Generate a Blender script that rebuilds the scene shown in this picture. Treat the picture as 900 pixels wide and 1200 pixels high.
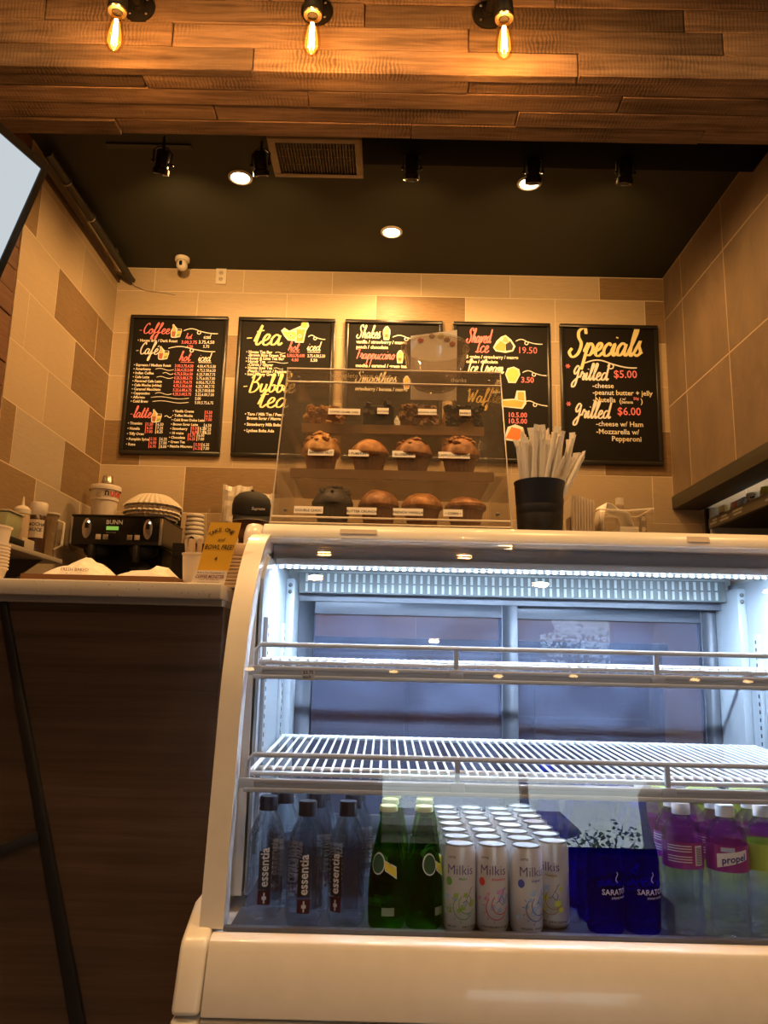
import bpy, bmesh, math, random
from mathutils import Vector, Matrix, noise
from math import sin, cos, pi, radians
random.seed(7)
for o in list(bpy.data.objects): bpy.data.objects.remove(o)
SC = bpy.context.scene
COL = SC.collection

# ------------------------------------------------------------------ camera
PITCH, ROLL, YAW = radians(10.95), 0.0235, radians(0.35)
fwd = Vector((-sin(YAW)*cos(PITCH), cos(YAW)*cos(PITCH), sin(PITCH)))
r0 = Vector((cos(YAW), sin(YAW), 0)); u0 = r0.cross(fwd)
rgt = r0*cos(ROLL)+u0*sin(ROLL); upv = u0*cos(ROLL)-r0*sin(ROLL)
cam = bpy.data.cameras.new('camera'); cam.sensor_fit = 'VERTICAL'; cam.sensor_height = 36; cam.sensor_width = 27
cam.lens = 915/1200*36; cam.clip_start = .02
camo = bpy.data.objects.new('camera', cam); COL.objects.link(camo)
m = Matrix.Identity(4)
for i in range(3): m[i][0], m[i][1], m[i][2] = rgt[i], upv[i], -fwd[i]
m.translation = (0, 0, 1.0); camo.matrix_world = m
SC.camera = camo

# ------------------------------------------------------------------ world, lights, exposure
w = bpy.data.worlds.new('sky'); SC.world = w; w.use_nodes = True
bg = w.node_tree.nodes['Background']; bg.inputs[0].default_value = (.80, .93, .95, 1); bg.inputs[1].default_value = 5.0
vs = SC.view_settings; vs.view_transform = 'Standard'; vs.look = 'None'; vs.gamma = 1; vs.use_curve_mapping = False; vs.exposure = 0.0
WARM = (1.0, .56, .22); WARM2 = (1.0, .53, .17)

def spot(loc, target, energy, angle, color=WARM, size=.05, blend=.6, name='spot'):
    l = bpy.data.lights.new(name, 'SPOT'); l.energy = energy; l.color = color; l.spot_size = radians(angle); l.spot_blend = blend; l.shadow_soft_size = size
    o = bpy.data.objects.new(name, l); COL.objects.link(o); o.location = loc
    o.rotation_euler = (Vector(target)-Vector(loc)).to_track_quat('-Z', 'Y').to_euler(); return o
def point(loc, energy, color=WARM, size=.03, name='point'):
    l = bpy.data.lights.new(name, 'POINT'); l.energy = energy; l.color = color; l.shadow_soft_size = size
    o = bpy.data.objects.new(name, l); COL.objects.link(o); o.location = loc; return o

# recessed downlights over the kitchen (fixtures built further down)
DOWN = [(-.02, 4.2), (-.82, 3.70), (.70, 3.70)]
for x, y in DOWN: spot((x, y, 3.47), (x, y, 0), 64, 172, WARM2, .05, .5, 'downlight_lamp')
# dining-area ceiling lamps, behind and above the camera
DINE = [(-1.3, 1.15), (-.35, 1.2), (.75, 1.15), (1.9, 1.1), (.3, -1.2)]
for x, y in DINE: spot((x, y, 3.50), (x, y, 0), 96, 148, (1, .55, .20), .03, .9, 'dining_lamp')

# ------------------------------------------------------------------ materials
def _new(name):
    mt = bpy.data.materials.new(name); mt.use_nodes = True
    nt = mt.node_tree; return mt, nt, nt.nodes, nt.links, nt.nodes['Principled BSDF']
def mat(name, col, rough=.5, metal=0, emit=None, es=0, noise_amt=.06, nscale=30, bump=0, spec=.5, trans=0, alpha=1, coat=0, sss=0):
    mt, nt, N, L, p = _new(name)
    p.inputs['Roughness'].default_value = rough; p.inputs['Metallic'].default_value = metal
    p.inputs['Specular IOR Level'].default_value = spec
    p.inputs['Transmission Weight'].default_value = trans; p.inputs['Alpha'].default_value = alpha
    p.inputs['Coat Weight'].default_value = coat
    if sss: p.inputs['Subsurface Weight'].default_value = sss; p.inputs['Subsurface Radius'].default_value = (.01, .008, .005)
    tc = N.new('ShaderNodeTexCoord'); nz = N.new('ShaderNodeTexNoise'); nz.inputs['Scale'].default_value = nscale; nz.inputs['Detail'].default_value = 3
    L.new(tc.outputs['Object'], nz.inputs['Vector'])
    mx = N.new('ShaderNodeMix'); mx.data_type = 'RGBA'
    mx.inputs[6].default_value = tuple(c*(1-noise_amt) for c in col)+(1,); mx.inputs[7].default_value = tuple(min(1, c*(1+noise_amt)) for c in col)+(1,)
    L.new(nz.outputs['Fac'], mx.inputs[0]); L.new(mx.outputs[2], p.inputs['Base Color'])
    if bump:
        b = N.new('ShaderNodeBump'); b.inputs['Strength'].default_value = bump; b.inputs['Distance'].default_value = .002
        L.new(nz.outputs['Fac'], b.inputs['Height']); L.new(b.outputs[0], p.inputs['Normal'])
    if emit: p.inputs['Emission Color'].default_value = emit+(1,); p.inputs['Emission Strength'].default_value = es
    return mt
def grain(name, c1, c2, rough=.6, scale=(1, 1, 14), axis_noise=6, bump=.3, var=.25, dist=.003, saw=0):
    """streaky material: linen tiles, wood planks, laminate; colour varies per object"""
    mt, nt, N, L, p = _new(name)
    tc = N.new('ShaderNodeTexCoord'); oi = N.new('ShaderNodeObjectInfo')
    mp = N.new('ShaderNodeMapping'); mp.inputs['Scale'].default_value = scale
    mul = N.new('ShaderNodeVectorMath'); mul.operation = 'SCALE'; mul.inputs[0].default_value = (37, 53, 71)
    L.new(oi.outputs['Random'], mul.inputs['Scale'])
    add = N.new('ShaderNodeVectorMath'); L.new(tc.outputs['Object'], mp.inputs['Vector']); L.new(mp.outputs[0], add.inputs[0]); L.new(mul.outputs[0], add.inputs[1])
    n1 = N.new('ShaderNodeTexNoise'); n1.inputs['Scale'].default_value = axis_noise; n1.inputs['Detail'].default_value = 8; n1.inputs['Roughness'].default_value = .65; n1.inputs['Distortion'].default_value = .4
    L.new(add.outputs[0], n1.inputs['Vector'])
    cr = N.new('ShaderNodeValToRGB'); cr.color_ramp.elements[0].position = .3; cr.color_ramp.elements[1].position = .7
    cr.color_ramp.elements[0].color = c1+(1,); cr.color_ramp.elements[1].color = c2+(1,)
    L.new(n1.outputs['Fac'], cr.inputs[0])
    if saw:
        def scaled(sc):
            mk = N.new('ShaderNodeMapping'); mk.inputs['Scale'].default_value = sc; L.new(tc.outputs['Object'], mk.inputs[0])
            ak = N.new('ShaderNodeVectorMath'); L.new(mk.outputs[0], ak.inputs[0]); L.new(mul.outputs[0], ak.inputs[1]); return ak.outputs[0]
        vk = N.new('ShaderNodeTexNoise'); vk.inputs['Scale'].default_value = 1.6; vk.inputs['Detail'].default_value = 2; L.new(scaled((2.2, 3, 3)), vk.inputs['Vector'])
        wc = N.new('ShaderNodeTexWave'); wc.bands_direction = 'X'; wc.inputs['Scale'].default_value = 26; wc.inputs['Distortion'].default_value = 7; wc.inputs['Detail'].default_value = 4; L.new(tc.outputs['Object'], wc.inputs['Vector'])
        pat = N.new('ShaderNodeMapRange'); pat.inputs[1].default_value = .50; pat.inputs[2].default_value = .68; L.new(vk.outputs['Fac'], pat.inputs[0])
        ms = N.new('ShaderNodeMath'); ms.operation = 'MULTIPLY'; L.new(pat.outputs[0], ms.inputs[0]); L.new(wc.outputs['Fac'], ms.inputs[1])
        vo = N.new('ShaderNodeTexVoronoi'); vo.inputs['Scale'].default_value = 1.0; L.new(scaled((2.6, 9, 9)), vo.inputs['Vector'])
        kn = N.new('ShaderNodeMapRange'); kn.inputs[1].default_value = .05; kn.inputs[2].default_value = .20; kn.inputs[3].default_value = .55; kn.inputs[4].default_value = 0; L.new(vo.outputs['Distance'], kn.inputs[0])
        sm = N.new('ShaderNodeMath'); L.new(ms.outputs[0], sm.inputs[0]); L.new(kn.outputs[0], sm.inputs[1])
        mrk = N.new('ShaderNodeMapRange'); mrk.inputs[1].default_value = 0; mrk.inputs[2].default_value = 1; mrk.inputs[3].default_value = 1.12; mrk.inputs[4].default_value = .45; L.new(sm.outputs[0], mrk.inputs[0])
        vm = N.new('ShaderNodeVectorMath'); vm.operation = 'SCALE'; L.new(cr.outputs[0], vm.inputs[0]); L.new(mrk.outputs[0], vm.inputs['Scale']); csrc = vm.outputs[0]
    else: csrc = cr.outputs[0]
    hsv = N.new('ShaderNodeHueSaturation'); mr = N.new('ShaderNodeMapRange'); mr.inputs[3].default_value = 1-var; mr.inputs[4].default_value = 1+var
    L.new(oi.outputs['Random'], mr.inputs[0]); L.new(mr.outputs[0], hsv.inputs['Value']); L.new(csrc, hsv.inputs['Color'])
    L.new(hsv.outputs[0], p.inputs['Base Color']); p.inputs['Roughness'].default_value = rough
    b = N.new('ShaderNodeBump'); b.inputs['Strength'].default_value = bump; b.inputs['Distance'].default_value = dist
    h = n1.outputs['Fac']
    if saw:
        wv = N.new('ShaderNodeTexWave'); wv.bands_direction = 'X'; wv.inputs['Scale'].default_value = saw; wv.inputs['Distortion'].default_value = 3; wv.inputs['Detail'].default_value = 2
        L.new(tc.outputs['Object'], wv.inputs['Vector'])
        mm = N.new('ShaderNodeMath'); mm.operation = 'MULTIPLY_ADD'; mm.inputs[1].default_value = .15; L.new(wv.outputs['Fac'], mm.inputs[0]); L.new(n1.outputs['Fac'], mm.inputs[2]); h = mm.outputs[0]
    L.new(h, b.inputs['Height']); L.new(b.outputs[0], p.inputs['Normal'])
    return mt
def thin_glass(name, tint=(.97, .98, .98), rough=.0, ior=1.5, haze=0, hazecol=(.8, .8, .8), fac=1.0):
    mt, nt, N, L, p = _new(name); N.remove(p)
    out = N['Material Output']
    tr = N.new('ShaderNodeBsdfTransparent'); tr.inputs[0].default_value = tint+(1,)
    gl = N.new('ShaderNodeBsdfGlossy'); gl.inputs['Roughness'].default_value = rough
    fr = N.new('ShaderNodeFresnel'); ge = N.new('ShaderNodeNewGeometry'); mr = N.new('ShaderNodeMapRange')
    mr.inputs[3].default_value = ior; mr.inputs[4].default_value = 1/ior; L.new(ge.outputs['Backfacing'], mr.inputs[0]); L.new(mr.outputs[0], fr.inputs[0])
    mu = N.new('ShaderNodeMath'); mu.operation = 'MULTIPLY'; mu.inputs[1].default_value = fac; L.new(fr.outputs[0], mu.inputs[0])
    mx = N.new('ShaderNodeMixShader'); L.new(mu.outputs[0], mx.inputs[0]); L.new(tr.outputs[0], mx.inputs[1]); L.new(gl.outputs[0], mx.inputs[2])
    last = mx
    if haze:
        df = N.new('ShaderNodeBsdfDiffuse'); df.inputs[0].default_value = hazecol+(1,)
        tc = N.new('ShaderNodeTexCoord'); nz = N.new('ShaderNodeTexNoise'); nz.inputs['Scale'].default_value = 9; nz.inputs['Detail'].default_value = 6
        L.new(tc.outputs['Object'], nz.inputs['Vector'])
        hm = N.new('ShaderNodeMath'); hm.operation = 'MULTIPLY'; hm.inputs[1].default_value = haze*2; L.new(nz.outputs['Fac'], hm.inputs[0])
        m2 = N.new('ShaderNodeMixShader'); L.new(hm.outputs[0], m2.inputs[0]); L.new(mx.outputs[0], m2.inputs[1]); L.new(df.outputs[0], m2.inputs[2]); last = m2
    L.new(last.outputs[0], out.inputs[0]); return mt
def bottle_glass(name, col, ior=1.33, clear=.45, tcol=None, rough=.02):
    mt, nt, N, L, p = _new(name); N.remove(p)
    out = N['Material Output']
    g = N.new('ShaderNodeBsdfGlass'); g.inputs[0].default_value = col+(1,); g.inputs['IOR'].default_value = ior; g.inputs['Roughness'].default_value = rough
    tr = N.new('ShaderNodeBsdfTransparent'); tr.inputs[0].default_value = (tcol or col)+(1,)
    mx = N.new('ShaderNodeMixShader'); mx.inputs[0].default_value = clear; L.new(g.outputs[0], mx.inputs[1]); L.new(tr.outputs[0], mx.inputs[2])
    L.new(mx.outputs[0], out.inputs[0]); return mt
def speckle(name, base, spot_c, rough=.25):
    mt, nt, N, L, p = _new(name)
    tc = N.new('ShaderNodeTexCoord'); vo = N.new('ShaderNodeTexVoronoi'); vo.inputs['Scale'].default_value = 190
    L.new(tc.outputs['Object'], vo.inputs['Vector'])
    nz = N.new('ShaderNodeTexNoise'); nz.inputs['Scale'].default_value = 55; L.new(tc.outputs['Object'], nz.inputs['Vector'])
    a = N.new('ShaderNodeMath'); a.operation = 'ADD'; L.new(vo.outputs['Distance'], a.inputs[0]); L.new(nz.outputs['Fac'], a.inputs[1])
    cr = N.new('ShaderNodeValToRGB'); cr.color_ramp.elements[0].position = .52; cr.color_ramp.elements[1].position = .60
    cr.color_ramp.elements[0].color = spot_c+(1,); cr.color_ramp.elements[1].color = base+(1,)
    L.new(a.outputs[0], cr.inputs[0]); L.new(cr.outputs[0], p.inputs['Base Color']); p.inputs['Roughness'].default_value = rough; return mt
def emitter(name, col, s):
    mt, nt, N, L, p = _new(name); N.remove(p); e = N.new('ShaderNodeEmission'); e.inputs[0].default_value = col+(1,); e.inputs[1].default_value = s
    L.new(e.outputs[0], N['Material Output'].inputs[0]); return mt

M = {}
M['tile_light'] = grain('linen_tile_light', (.47, .36, .235), (.56, .435, .285), .45, (3, 3, 40), 5, .12, .06, .001)
M['tile_beige'] = grain('linen_tile_beige', (.44, .36, .26), (.53, .43, .31), .45, (3, 3, 40), 5, .12, .05, .001)
M['tile_brown'] = grain('linen_tile_brown', (.20, .125, .06), (.33, .215, .11), .45, (3, 3, 40), 5, .15, .08, .001)
M['grout'] = mat('grout', (.72, .60, .44), .8)
M['concrete'] = grain('brown_stone_tile', (.17, .12, .08), (.27, .19, .125), .5, (2.2, 2.2, 1.2), 2.2, .08, .08, .001)
M['grout_brown'] = mat('brown_grout', (.50, .38, .26), .8)
M['plank'] = grain('rough_sawn_plank', (.105, .062, .038), (.33, .22, .14), .8, (1.1, 16, 16), 3.0, .7, .45, .004, saw=26)
M['plank_dark'] = grain('stained_plank', (.10, .042, .02), (.19, .085, .042), .7, (14, 1.3, 14), 3.2, .6, .2, .004)
M['laminate'] = grain('dark_wood_laminate', (.064, .036, .022), (.128, .076, .048), .42, (.9, 10, 26), 2.4, .05, 0, .001)
M['ceiling'] = mat('olive_black_paint', (.0235, .0255, .0165), .75, bump=.1)
M['black'] = mat('black_paint', (.012, .011, .010), .45)
M['black_gloss'] = mat('black_gloss', (.01, .01, .01), .2)
M['trim_dark'] = mat('dark_olive_trim', (.055, .048, .034), .5)
M['quartz'] = speckle('speckled_quartz', (.70, .63, .54), (.12, .08, .05))
M['steel'] = mat('brushed_steel', (.6, .58, .55), .3, 1)
M['steel_dark'] = mat('dark_steel', (.2, .19, .18), .35, 1)
M['white_enamel'] = mat('white_enamel', (.83, .80, .75), .28, coat=.3)
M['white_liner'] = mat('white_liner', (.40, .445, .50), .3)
M['white_coat'] = mat('white_coated_wire', (.86, .89, .93), .3)
M['grey_rail'] = mat('grey_plastic_rail', (.50, .54, .60), .35)
M['dark_frame'] = mat('charcoal_aluminium', (.10, .105, .13), .4, .3)
M['deck'] = mat('steel_display_deck', (.08, .087, .10), .25)
M['header'] = mat('grey_header', (.42, .43, .44), .4)
M['glass'] = thin_glass('clear_glass', (.985, .99, .99), fac=1.0)
M['door_glass'] = thin_glass('door_glass', (.70, .72, .80), haze=.11, hazecol=(.36, .44, .68), fac=1.3)
M['acrylic'] = thin_glass('clear_acrylic', (.95, .93, .90), haze=.035, hazecol=(.7, .62, .5), fac=1.2)
M['acrylic_shelf'] = thin_glass('scuffed_acrylic', (.80, .72, .60), haze=.2, hazecol=(.5, .38, .25))
M['led'] = emitter('led_light', (.60, .79, 1.0), 310)
M['led_bead'] = emitter('led_bead', (.78, .90, 1.0), 60)
M['paper'] = mat('white_paper', (.80, .76, .70), .7)
M['paper_wrap'] = mat('straw_paper', (.82, .77, .70), .6, sss=.2)
M['board'] = mat('chalkboard', (.011, .009, .007), .6, spec=.15)
M['frame_black'] = mat('black_picture_frame', (.020, .018, .015), .28)
M['chalk'] = mat('cream_chalk', (.86, .82, .70), .8, emit=(.9, .8, .62), es=0)
M['chalk_white'] = mat('white_chalk', (.85, .83, .80), .8)
M['chalk_pink'] = mat('pink_chalk', (.90, .24, .28), .8)
M['chalk_gold'] = mat('gold_chalk', (.90, .80, .42), .8)
M['ink'] = mat('black_ink', (.015, .014, .014), .6)
def flat(name, col, rough=.5, **k):
    if name not in M: M[name] = mat(name, col, rough, **k)
    return M[name]

# ------------------------------------------------------------------ mesh builder
class MB:
    def __init__(s): s.v = []; s.f = []; s.mi = []; s.cur = 0
    def add(s, vs, fs):
        b = len(s.v); s.v += [tuple(v) for v in vs]
        for f in fs: s.f.append(tuple(i+b for i in f)); s.mi.append(s.cur)
        return s
    def box(s, x0, x1, y0, y1, z0, z1):
        vs = [(x0, y0, z0), (x1, y0, z0), (x1, y1, z0), (x0, y1, z0), (x0, y0, z1), (x1, y0, z1), (x1, y1, z1), (x0, y1, z1)]
        return s.add(vs, [(0, 3, 2, 1), (4, 5, 6, 7), (0, 1, 5, 4), (1, 2, 6, 5), (2, 3, 7, 6), (3, 0, 4, 7)])
    def cbox(s, c, sz, rot=None, taper=1):
        x, y, z = sz[0]/2, sz[1]/2, sz[2]/2
        vs = [Vector((a*x*(taper if d > 0 else 1), b*y*(taper if d > 0 else 1), d*z)) for d in (-1, 1) for a, b in ((-1, -1), (1, -1), (1, 1), (-1, 1))]
        if rot: vs = [rot @ v for v in vs]
        return s.add([v+Vector(c) for v in vs], [(0, 3, 2, 1), (4, 5, 6, 7), (0, 1, 5, 4), (1, 2, 6, 5), (2, 3, 7, 6), (3, 0, 4, 7)])
    def lathe(s, prof, n=20, c=(0, 0, 0), flute=0, nfl=0, cap=True, rot=None, sx=1, sy=1, ph=0):
        vs = []; fs = []
        for r, z in prof:
            for k in range(n):
                a = 2*pi*k/n+ph; rr = r*(1+(flute*cos(nfl*a) if flute else 0))
                v = Vector((rr*cos(a)*sx, rr*sin(a)*sy, z))
                if rot: v = rot @ v
                vs.append(v+Vector(c))
        for i in range(len(prof)-1):
            for k in range(n):
                fs.append((i*n+k, i*n+(k+1) % n, (i+1)*n+(k+1) % n, (i+1)*n+k))
        if cap:
            if prof[0][0] > 1e-6: fs.append(tuple(range(n-1, -1, -1)))
            if prof[-1][0] > 1e-6: fs.append(tuple((len(prof)-1)*n+k for k in range(n)))
        return s.add(vs, fs)
    def cyl(s, p, q, r, n=10, r2=None):
        p, q = Vector(p), Vector(q); d = q-p; rot = d.to_track_quat('Z', 'Y').to_matrix()
        return s.lathe([(r, 0), (r if r2 is None else r2, d.length)], n, p, rot=rot)
    def tube(s, pts, r, n=8, closed=False, flat=1):
        pts = [Vector(p) for p in pts]; vs = []; fs = []; up = None; L = len(pts)
        for i, p in enumerate(pts):
            t = (pts[(i+1) % L]-pts[i-1]) if closed else (pts[min(i+1, L-1)]-pts[max(i-1, 0)])
            t.normalize()
            if up is None:
                up = Vector((0, 0, 1)) if abs(t.z) < .9 else Vector((1, 0, 0))
            a = t.cross(up).normalized(); up = a.cross(t).normalized()
            rr = r[i] if isinstance(r, (list, tuple)) else r
            for k in range(n):
                g = 2*pi*k/n; vs.append(p+a*rr*cos(g)+up*rr*flat*sin(g))
        for i in range(L if closed else L-1):
            j = (i+1) % L
            for k in range(n): fs.append((i*n+k, i*n+(k+1) % n, j*n+(k+1) % n, j*n+k))
        if not closed: fs.append(tuple(range(n-1, -1, -1))); fs.append(tuple((L-1)*n+k for k in range(n)))
        return s.add(vs, fs)
    def prism(s, poly, ax, a0, a1):
        """poly of 2D points extruded along axis ax: 'x' (poly is y,z), 'y' (x,z), 'z' (x,y)"""
        def P(u, v, t): return {'x': (t, u, v), 'y': (u, t, v), 'z': (u, v, t)}[ax]
        n = len(poly)
        vs = [P(u, v, a0) for u, v in poly]+[P(u, v, a1) for u, v in poly]
        fs = [tuple(range(n-1, -1, -1)), tuple(range(n, 2*n))]+[(i, (i+1) % n, n+(i+1) % n, n+i) for i in range(n)]
        return s.add(vs, fs)
    def sphere(s, c, r, n=14, mth=8, scale=(1, 1, 1)):
        prof = [(max(1e-7, r*sin(pi*i/mth)), -r*cos(pi*i/mth)) for i in range(mth+1)]
        prof = [(p[0]*scale[0], p[1]*scale[2]) for p in prof]
        return s.lathe(prof, n, c, cap=False, sy=scale[1]/scale[0])
    def build(s, name, mats, parent=None, smooth=False, bevel=0, bseg=2, angle=35):
        me = bpy.data.meshes.new(name); me.from_pydata(s.v, [], s.f)
        if not isinstance(mats, (list, tuple)): mats = [mats]
        for q in mats: me.materials.append(q)
        me.polygons.foreach_set('material_index', s.mi)
        bm = bmesh.new(); bm.from_mesh(me)
        bmesh.ops.remove_doubles(bm, verts=bm.verts, dist=1e-6)
        bmesh.ops.recalc_face_normals(bm, faces=bm.faces)
        if bevel:
            es = [e for e in bm.edges if len(e.link_faces) == 2 and e.calc_face_angle(0) > radians(angle)]
            bmesh.ops.bevel(bm, geom=es, offset=bevel, segments=bseg, affect='EDGES', profile=.5, clamp_overlap=True)
        bm.to_mesh(me); bm.free()
        if smooth or bevel:
            me.polygons.foreach_set('use_smooth', [True]*len(me.polygons))
            me.set_sharp_from_angle(angle=radians(40))
        return link(name, me, parent)
def link(name, me, parent=None):
    o = bpy.data.objects.new(name, me); COL.objects.link(o)
    if parent: o.parent = parent
    return o
def tag(o, label=None, cat=None, group=None, kind=None):
    if label: o['label'] = label
    if cat: o['category'] = cat
    if group: o['group'] = group
    if kind: o['kind'] = kind
    return o
def thing(name, label, cat, loc=(0, 0, 0), rz=0, group=None):
    o = bpy.data.objects.new(name, None); COL.objects.link(o); o.location = loc; o.rotation_euler = (0, 0, rz); o.empty_display_size = .05
    return tag(o, label, cat, group)
KIDS = {}
def copy_tree(o, parent=None):
    c = o.copy(); COL.objects.link(c)
    if parent: c.parent = parent
    for ch in o.children: copy_tree(ch, c)
    return c

# ------------------------------------------------------------------ lettering
TEXTS = []; CUT = {}
def T(s, size, fn, mt, parent, align='LEFT', bold=0, shear=0, name='lettering', sx=1, cut=0):
    if cut: CUT[(len(TEXTS))] = cut
    TEXTS.append((s, size, fn, mt, parent, align, bold, shear, name, sx))
def flush():
    if not TEXTS: return
    tmp = []
    for s, size, fn, mt, parent, align, bold, shear, name, sx in TEXTS:
        cu = bpy.data.curves.new('t', 'FONT'); cu.body = s; cu.size = size; cu.align_x = align; cu.offset = bold*size; cu.shear = shear; cu.resolution_u = 2
        o = bpy.data.objects.new('t', cu); COL.objects.link(o); tmp.append(o)
    dg = bpy.context.evaluated_depsgraph_get(); dg.update()
    for o, (s, size, fn, mt, parent, align, bold, shear, name, sx) in zip(tmp, TEXTS):
        me = bpy.data.meshes.new_from_object(o.evaluated_get(dg))
        idx = tmp.index(o)
        if idx in CUT:
            bm = bmesh.new(); bm.from_mesh(me); xs = [v.co.x for v in bm.verts]; x = min(xs)+CUT[idx]
            while x < max(xs): bmesh.ops.bisect_plane(bm, geom=bm.verts[:]+bm.edges[:]+bm.faces[:], plane_co=(x, 0, 0), plane_no=(1, 0, 0)); x += CUT[idx]
            bm.to_mesh(me); bm.free()
        for v in me.vertices: v.co = fn(v.co.x*sx, v.co.y)
        me.materials.clear(); me.materials.append(mt); me.name = name
        link(name, me, parent)
    for o in tmp:
        cu = o.data; bpy.data.objects.remove(o); bpy.data.curves.remove(cu)
    TEXTS.clear(); CUT.clear()
def XZ(x, y, z):            # printed on a plane facing the customer side
    return lambda u, v: Vector((x+u, y, z+v))
# single-stroke brush script, one x-height = 1
G = {
 'a': (1.15, [[(.8, .85), (.45, 1), (.1, .6), (.15, .08), (.5, .1), (.78, .6), (.84, .95), (.78, .3), (.95, .02), (1.2, .25)]]),
 'b': (1.0, [[(0, .2), (.3, 1.1), (.48, 2.0), (.3, 2.15), (.2, 1.2), (.2, .2), (.45, 0), (.8, .35), (.7, .85), (.35, .75)], [(.7, .85), (1.05, .75)]]),
 'c': (.85, [[(.75, .8), (.5, 1), (.12, .6), (.2, .08), (.55, .02), (.9, .3)]]),
 'd': (1.2, [[(.8, .85), (.45, 1), (.1, .6), (.15, .08), (.5, .1), (.8, .7), (1.0, 2.1), (.85, .5), (.95, .02), (1.22, .25)]]),
 'e': (.85, [[(0, .3), (.5, .55), (.65, .9), (.4, 1.02), (.15, .6), (.2, .1), (.55, 0), (.9, .3)]]),
 'f': (.8, [[(0, .25), (.4, 1.1), (.75, 2.0), (.55, 2.2), (.35, 1.5), (.2, 0), (.05, -1.0), (-.15, -1.05), (-.1, -.5), (.35, .1), (.85, .35)]]),
 'h': (1.1, [[(0, .2), (.35, 1.1), (.6, 2.0), (.4, 2.15), (.25, 1.2), (.1, 0)], [(.12, .2), (.5, .95), (.75, .8), (.7, .2), (.85, .02), (1.1, .25)]]),
 'i': (.55, [[(0, .3), (.25, .95), (.2, .25), (.32, .02), (.6, .3)], [(.35, 1.4), (.38, 1.5)]]),
 'k': (1.0, [[(0, .2), (.35, 1.1), (.6, 2.0), (.4, 2.15), (.25, 1.2), (.1, 0)], [(.15, .45), (.6, 1.0), (.65, .7), (.3, .5), (.6, .1), (.8, .0), (1.05, .3)]]),
 'l': (.6, [[(0, .2), (.4, 1.2), (.62, 2.05), (.42, 2.2), (.28, 1.3), (.22, .25), (.35, 0), (.65, .3)]]),
 'm': (1.5, [[(0, .6), (.15, .95), (.12, 0)], [(.13, .3), (.4, .95), (.6, .8), (.56, 0)], [(.57, .3), (.85, .95), (1.08, .8), (1.02, .2), (1.2, .02), (1.5, .3)]]),
 'n': (1.1, [[(0, .6), (.15, .95), (.12, 0)], [(.13, .3), (.45, .95), (.7, .8), (.65, .2), (.8, .02), (1.1, .3)]]),
 'o': (.95, [[(.5, 1), (.12, .6), (.2, .05), (.6, .08), (.75, .6), (.5, 1), (.6, .75), (1.0, .75)]]),
 'p': (1.05, [[(0, .3), (.3, 1.0), (.18, -.2), (.08, -1.1)], [(.2, .3), (.5, .98), (.85, .7), (.7, .1), (.3, .05)], [(.7, .1), (1.1, .3)]]),
 'r': (.8, [[(0, .3), (.25, 1.1), (.4, .85), (.65, .85), (.5, .3), (.6, .02), (.85, .3)]]),
 's': (.8, [[(0, .2), (.45, 1.15), (.4, .8), (.65, .3), (.35, 0), (.1, .12)], [(.5, .05), (.85, .3)]]),
 't': (.75, [[(0, .3), (.45, 1.9), (.3, .8), (.25, .15), (.45, 0), (.8, .35)], [(.05, 1.25), (.75, 1.4)]]),
 'u': (1.1, [[(0, .5), (.15, .95), (.12, .25), (.35, 0), (.7, .5), (.78, .95), (.74, .25), (.9, .02), (1.15, .3)]]),
 'v': (.95, [[(0, .6), (.2, .95), (.35, .05), (.75, .95), (1.0, .85)]]),
 'w': (1.4, [[(0, .6), (.15, .95), (.25, .1), (.55, .1), (.7, .9), (.8, .1), (1.1, .2), (1.2, .95), (1.45, .85)]]),
 'S': (1.45, [[(1.35, 1.75), (1.1, 2.25), (.6, 2.0), (.65, 1.5), (1.05, .95), (.9, .2), (.4, -.1), (0, .25), (.2, .6)]]),
 'C': (1.1, [[(1.0, 1.7), (.85, 2.1), (.4, 1.7), (.15, .8), (.35, .1), (.75, .05), (1.15, .4)]]),
 'B': (1.4, [[(.35, 1.9), (.25, 1.0), (.15, -.1)], [(.05, 1.6), (.6, 2.2), (1.1, 1.9), (.8, 1.3), (.4, 1.1), (.9, 1.1), (1.2, .6), (.8, .05), (.2, -.1)]]),
 'F': (1.1, [[(.0, 1.8), (.5, 2.1), (1.3, 2.1)], [(.6, 2.05), (.45, 1.0), (.25, 0)], [(.15, 1.05), (.9, 1.15)]]),
 'I': (.9, [[(.3, 1.9), (.7, 2.15), (.5, 1.0), (.4, .15), (.1, .1), (.5, .0), (.95, .2)]]),
 'T': (1.1, [[(.75, 2.0), (.55, 1.1), (.4, .2), (.6, -.05), (1.0, .3)], [(.0, 1.75), (.6, 2.0), (1.6, 2.15)]]),
 'G': (1.4, [[(1.05, 1.75), (.7, 1.85), (.35, 1.2), (.55, .75), (1.0, 1.3), (1.05, 1.7), (1.0, .6), (.8, -.7), (.4, -.95), (.3, -.5), (.8, .1), (1.45, .5)]]),
 'L': (1.0, [[(.2, 1.6), (.6, 2.2), (.5, 1.2), (.15, .1), (.6, .15), (1.05, .25)]]),
 'W': (1.7, [[(0, 1.6), (.25, 1.95), (.4, .1), (.9, 1.5), (1.0, .1), (1.5, 1.5), (1.7, 1.9)]]),
 '-': (.9, [[(.1, .6), (.6, .65)]]), ' ': (.6, []),
 'é': (.85, [[(0, .3), (.5, .55), (.65, .9), (.4, 1.02), (.15, .6), (.2, .1), (.55, 0), (.9, .3)], [(.5, 1.3), (.7, 1.6)]]),
}
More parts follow.
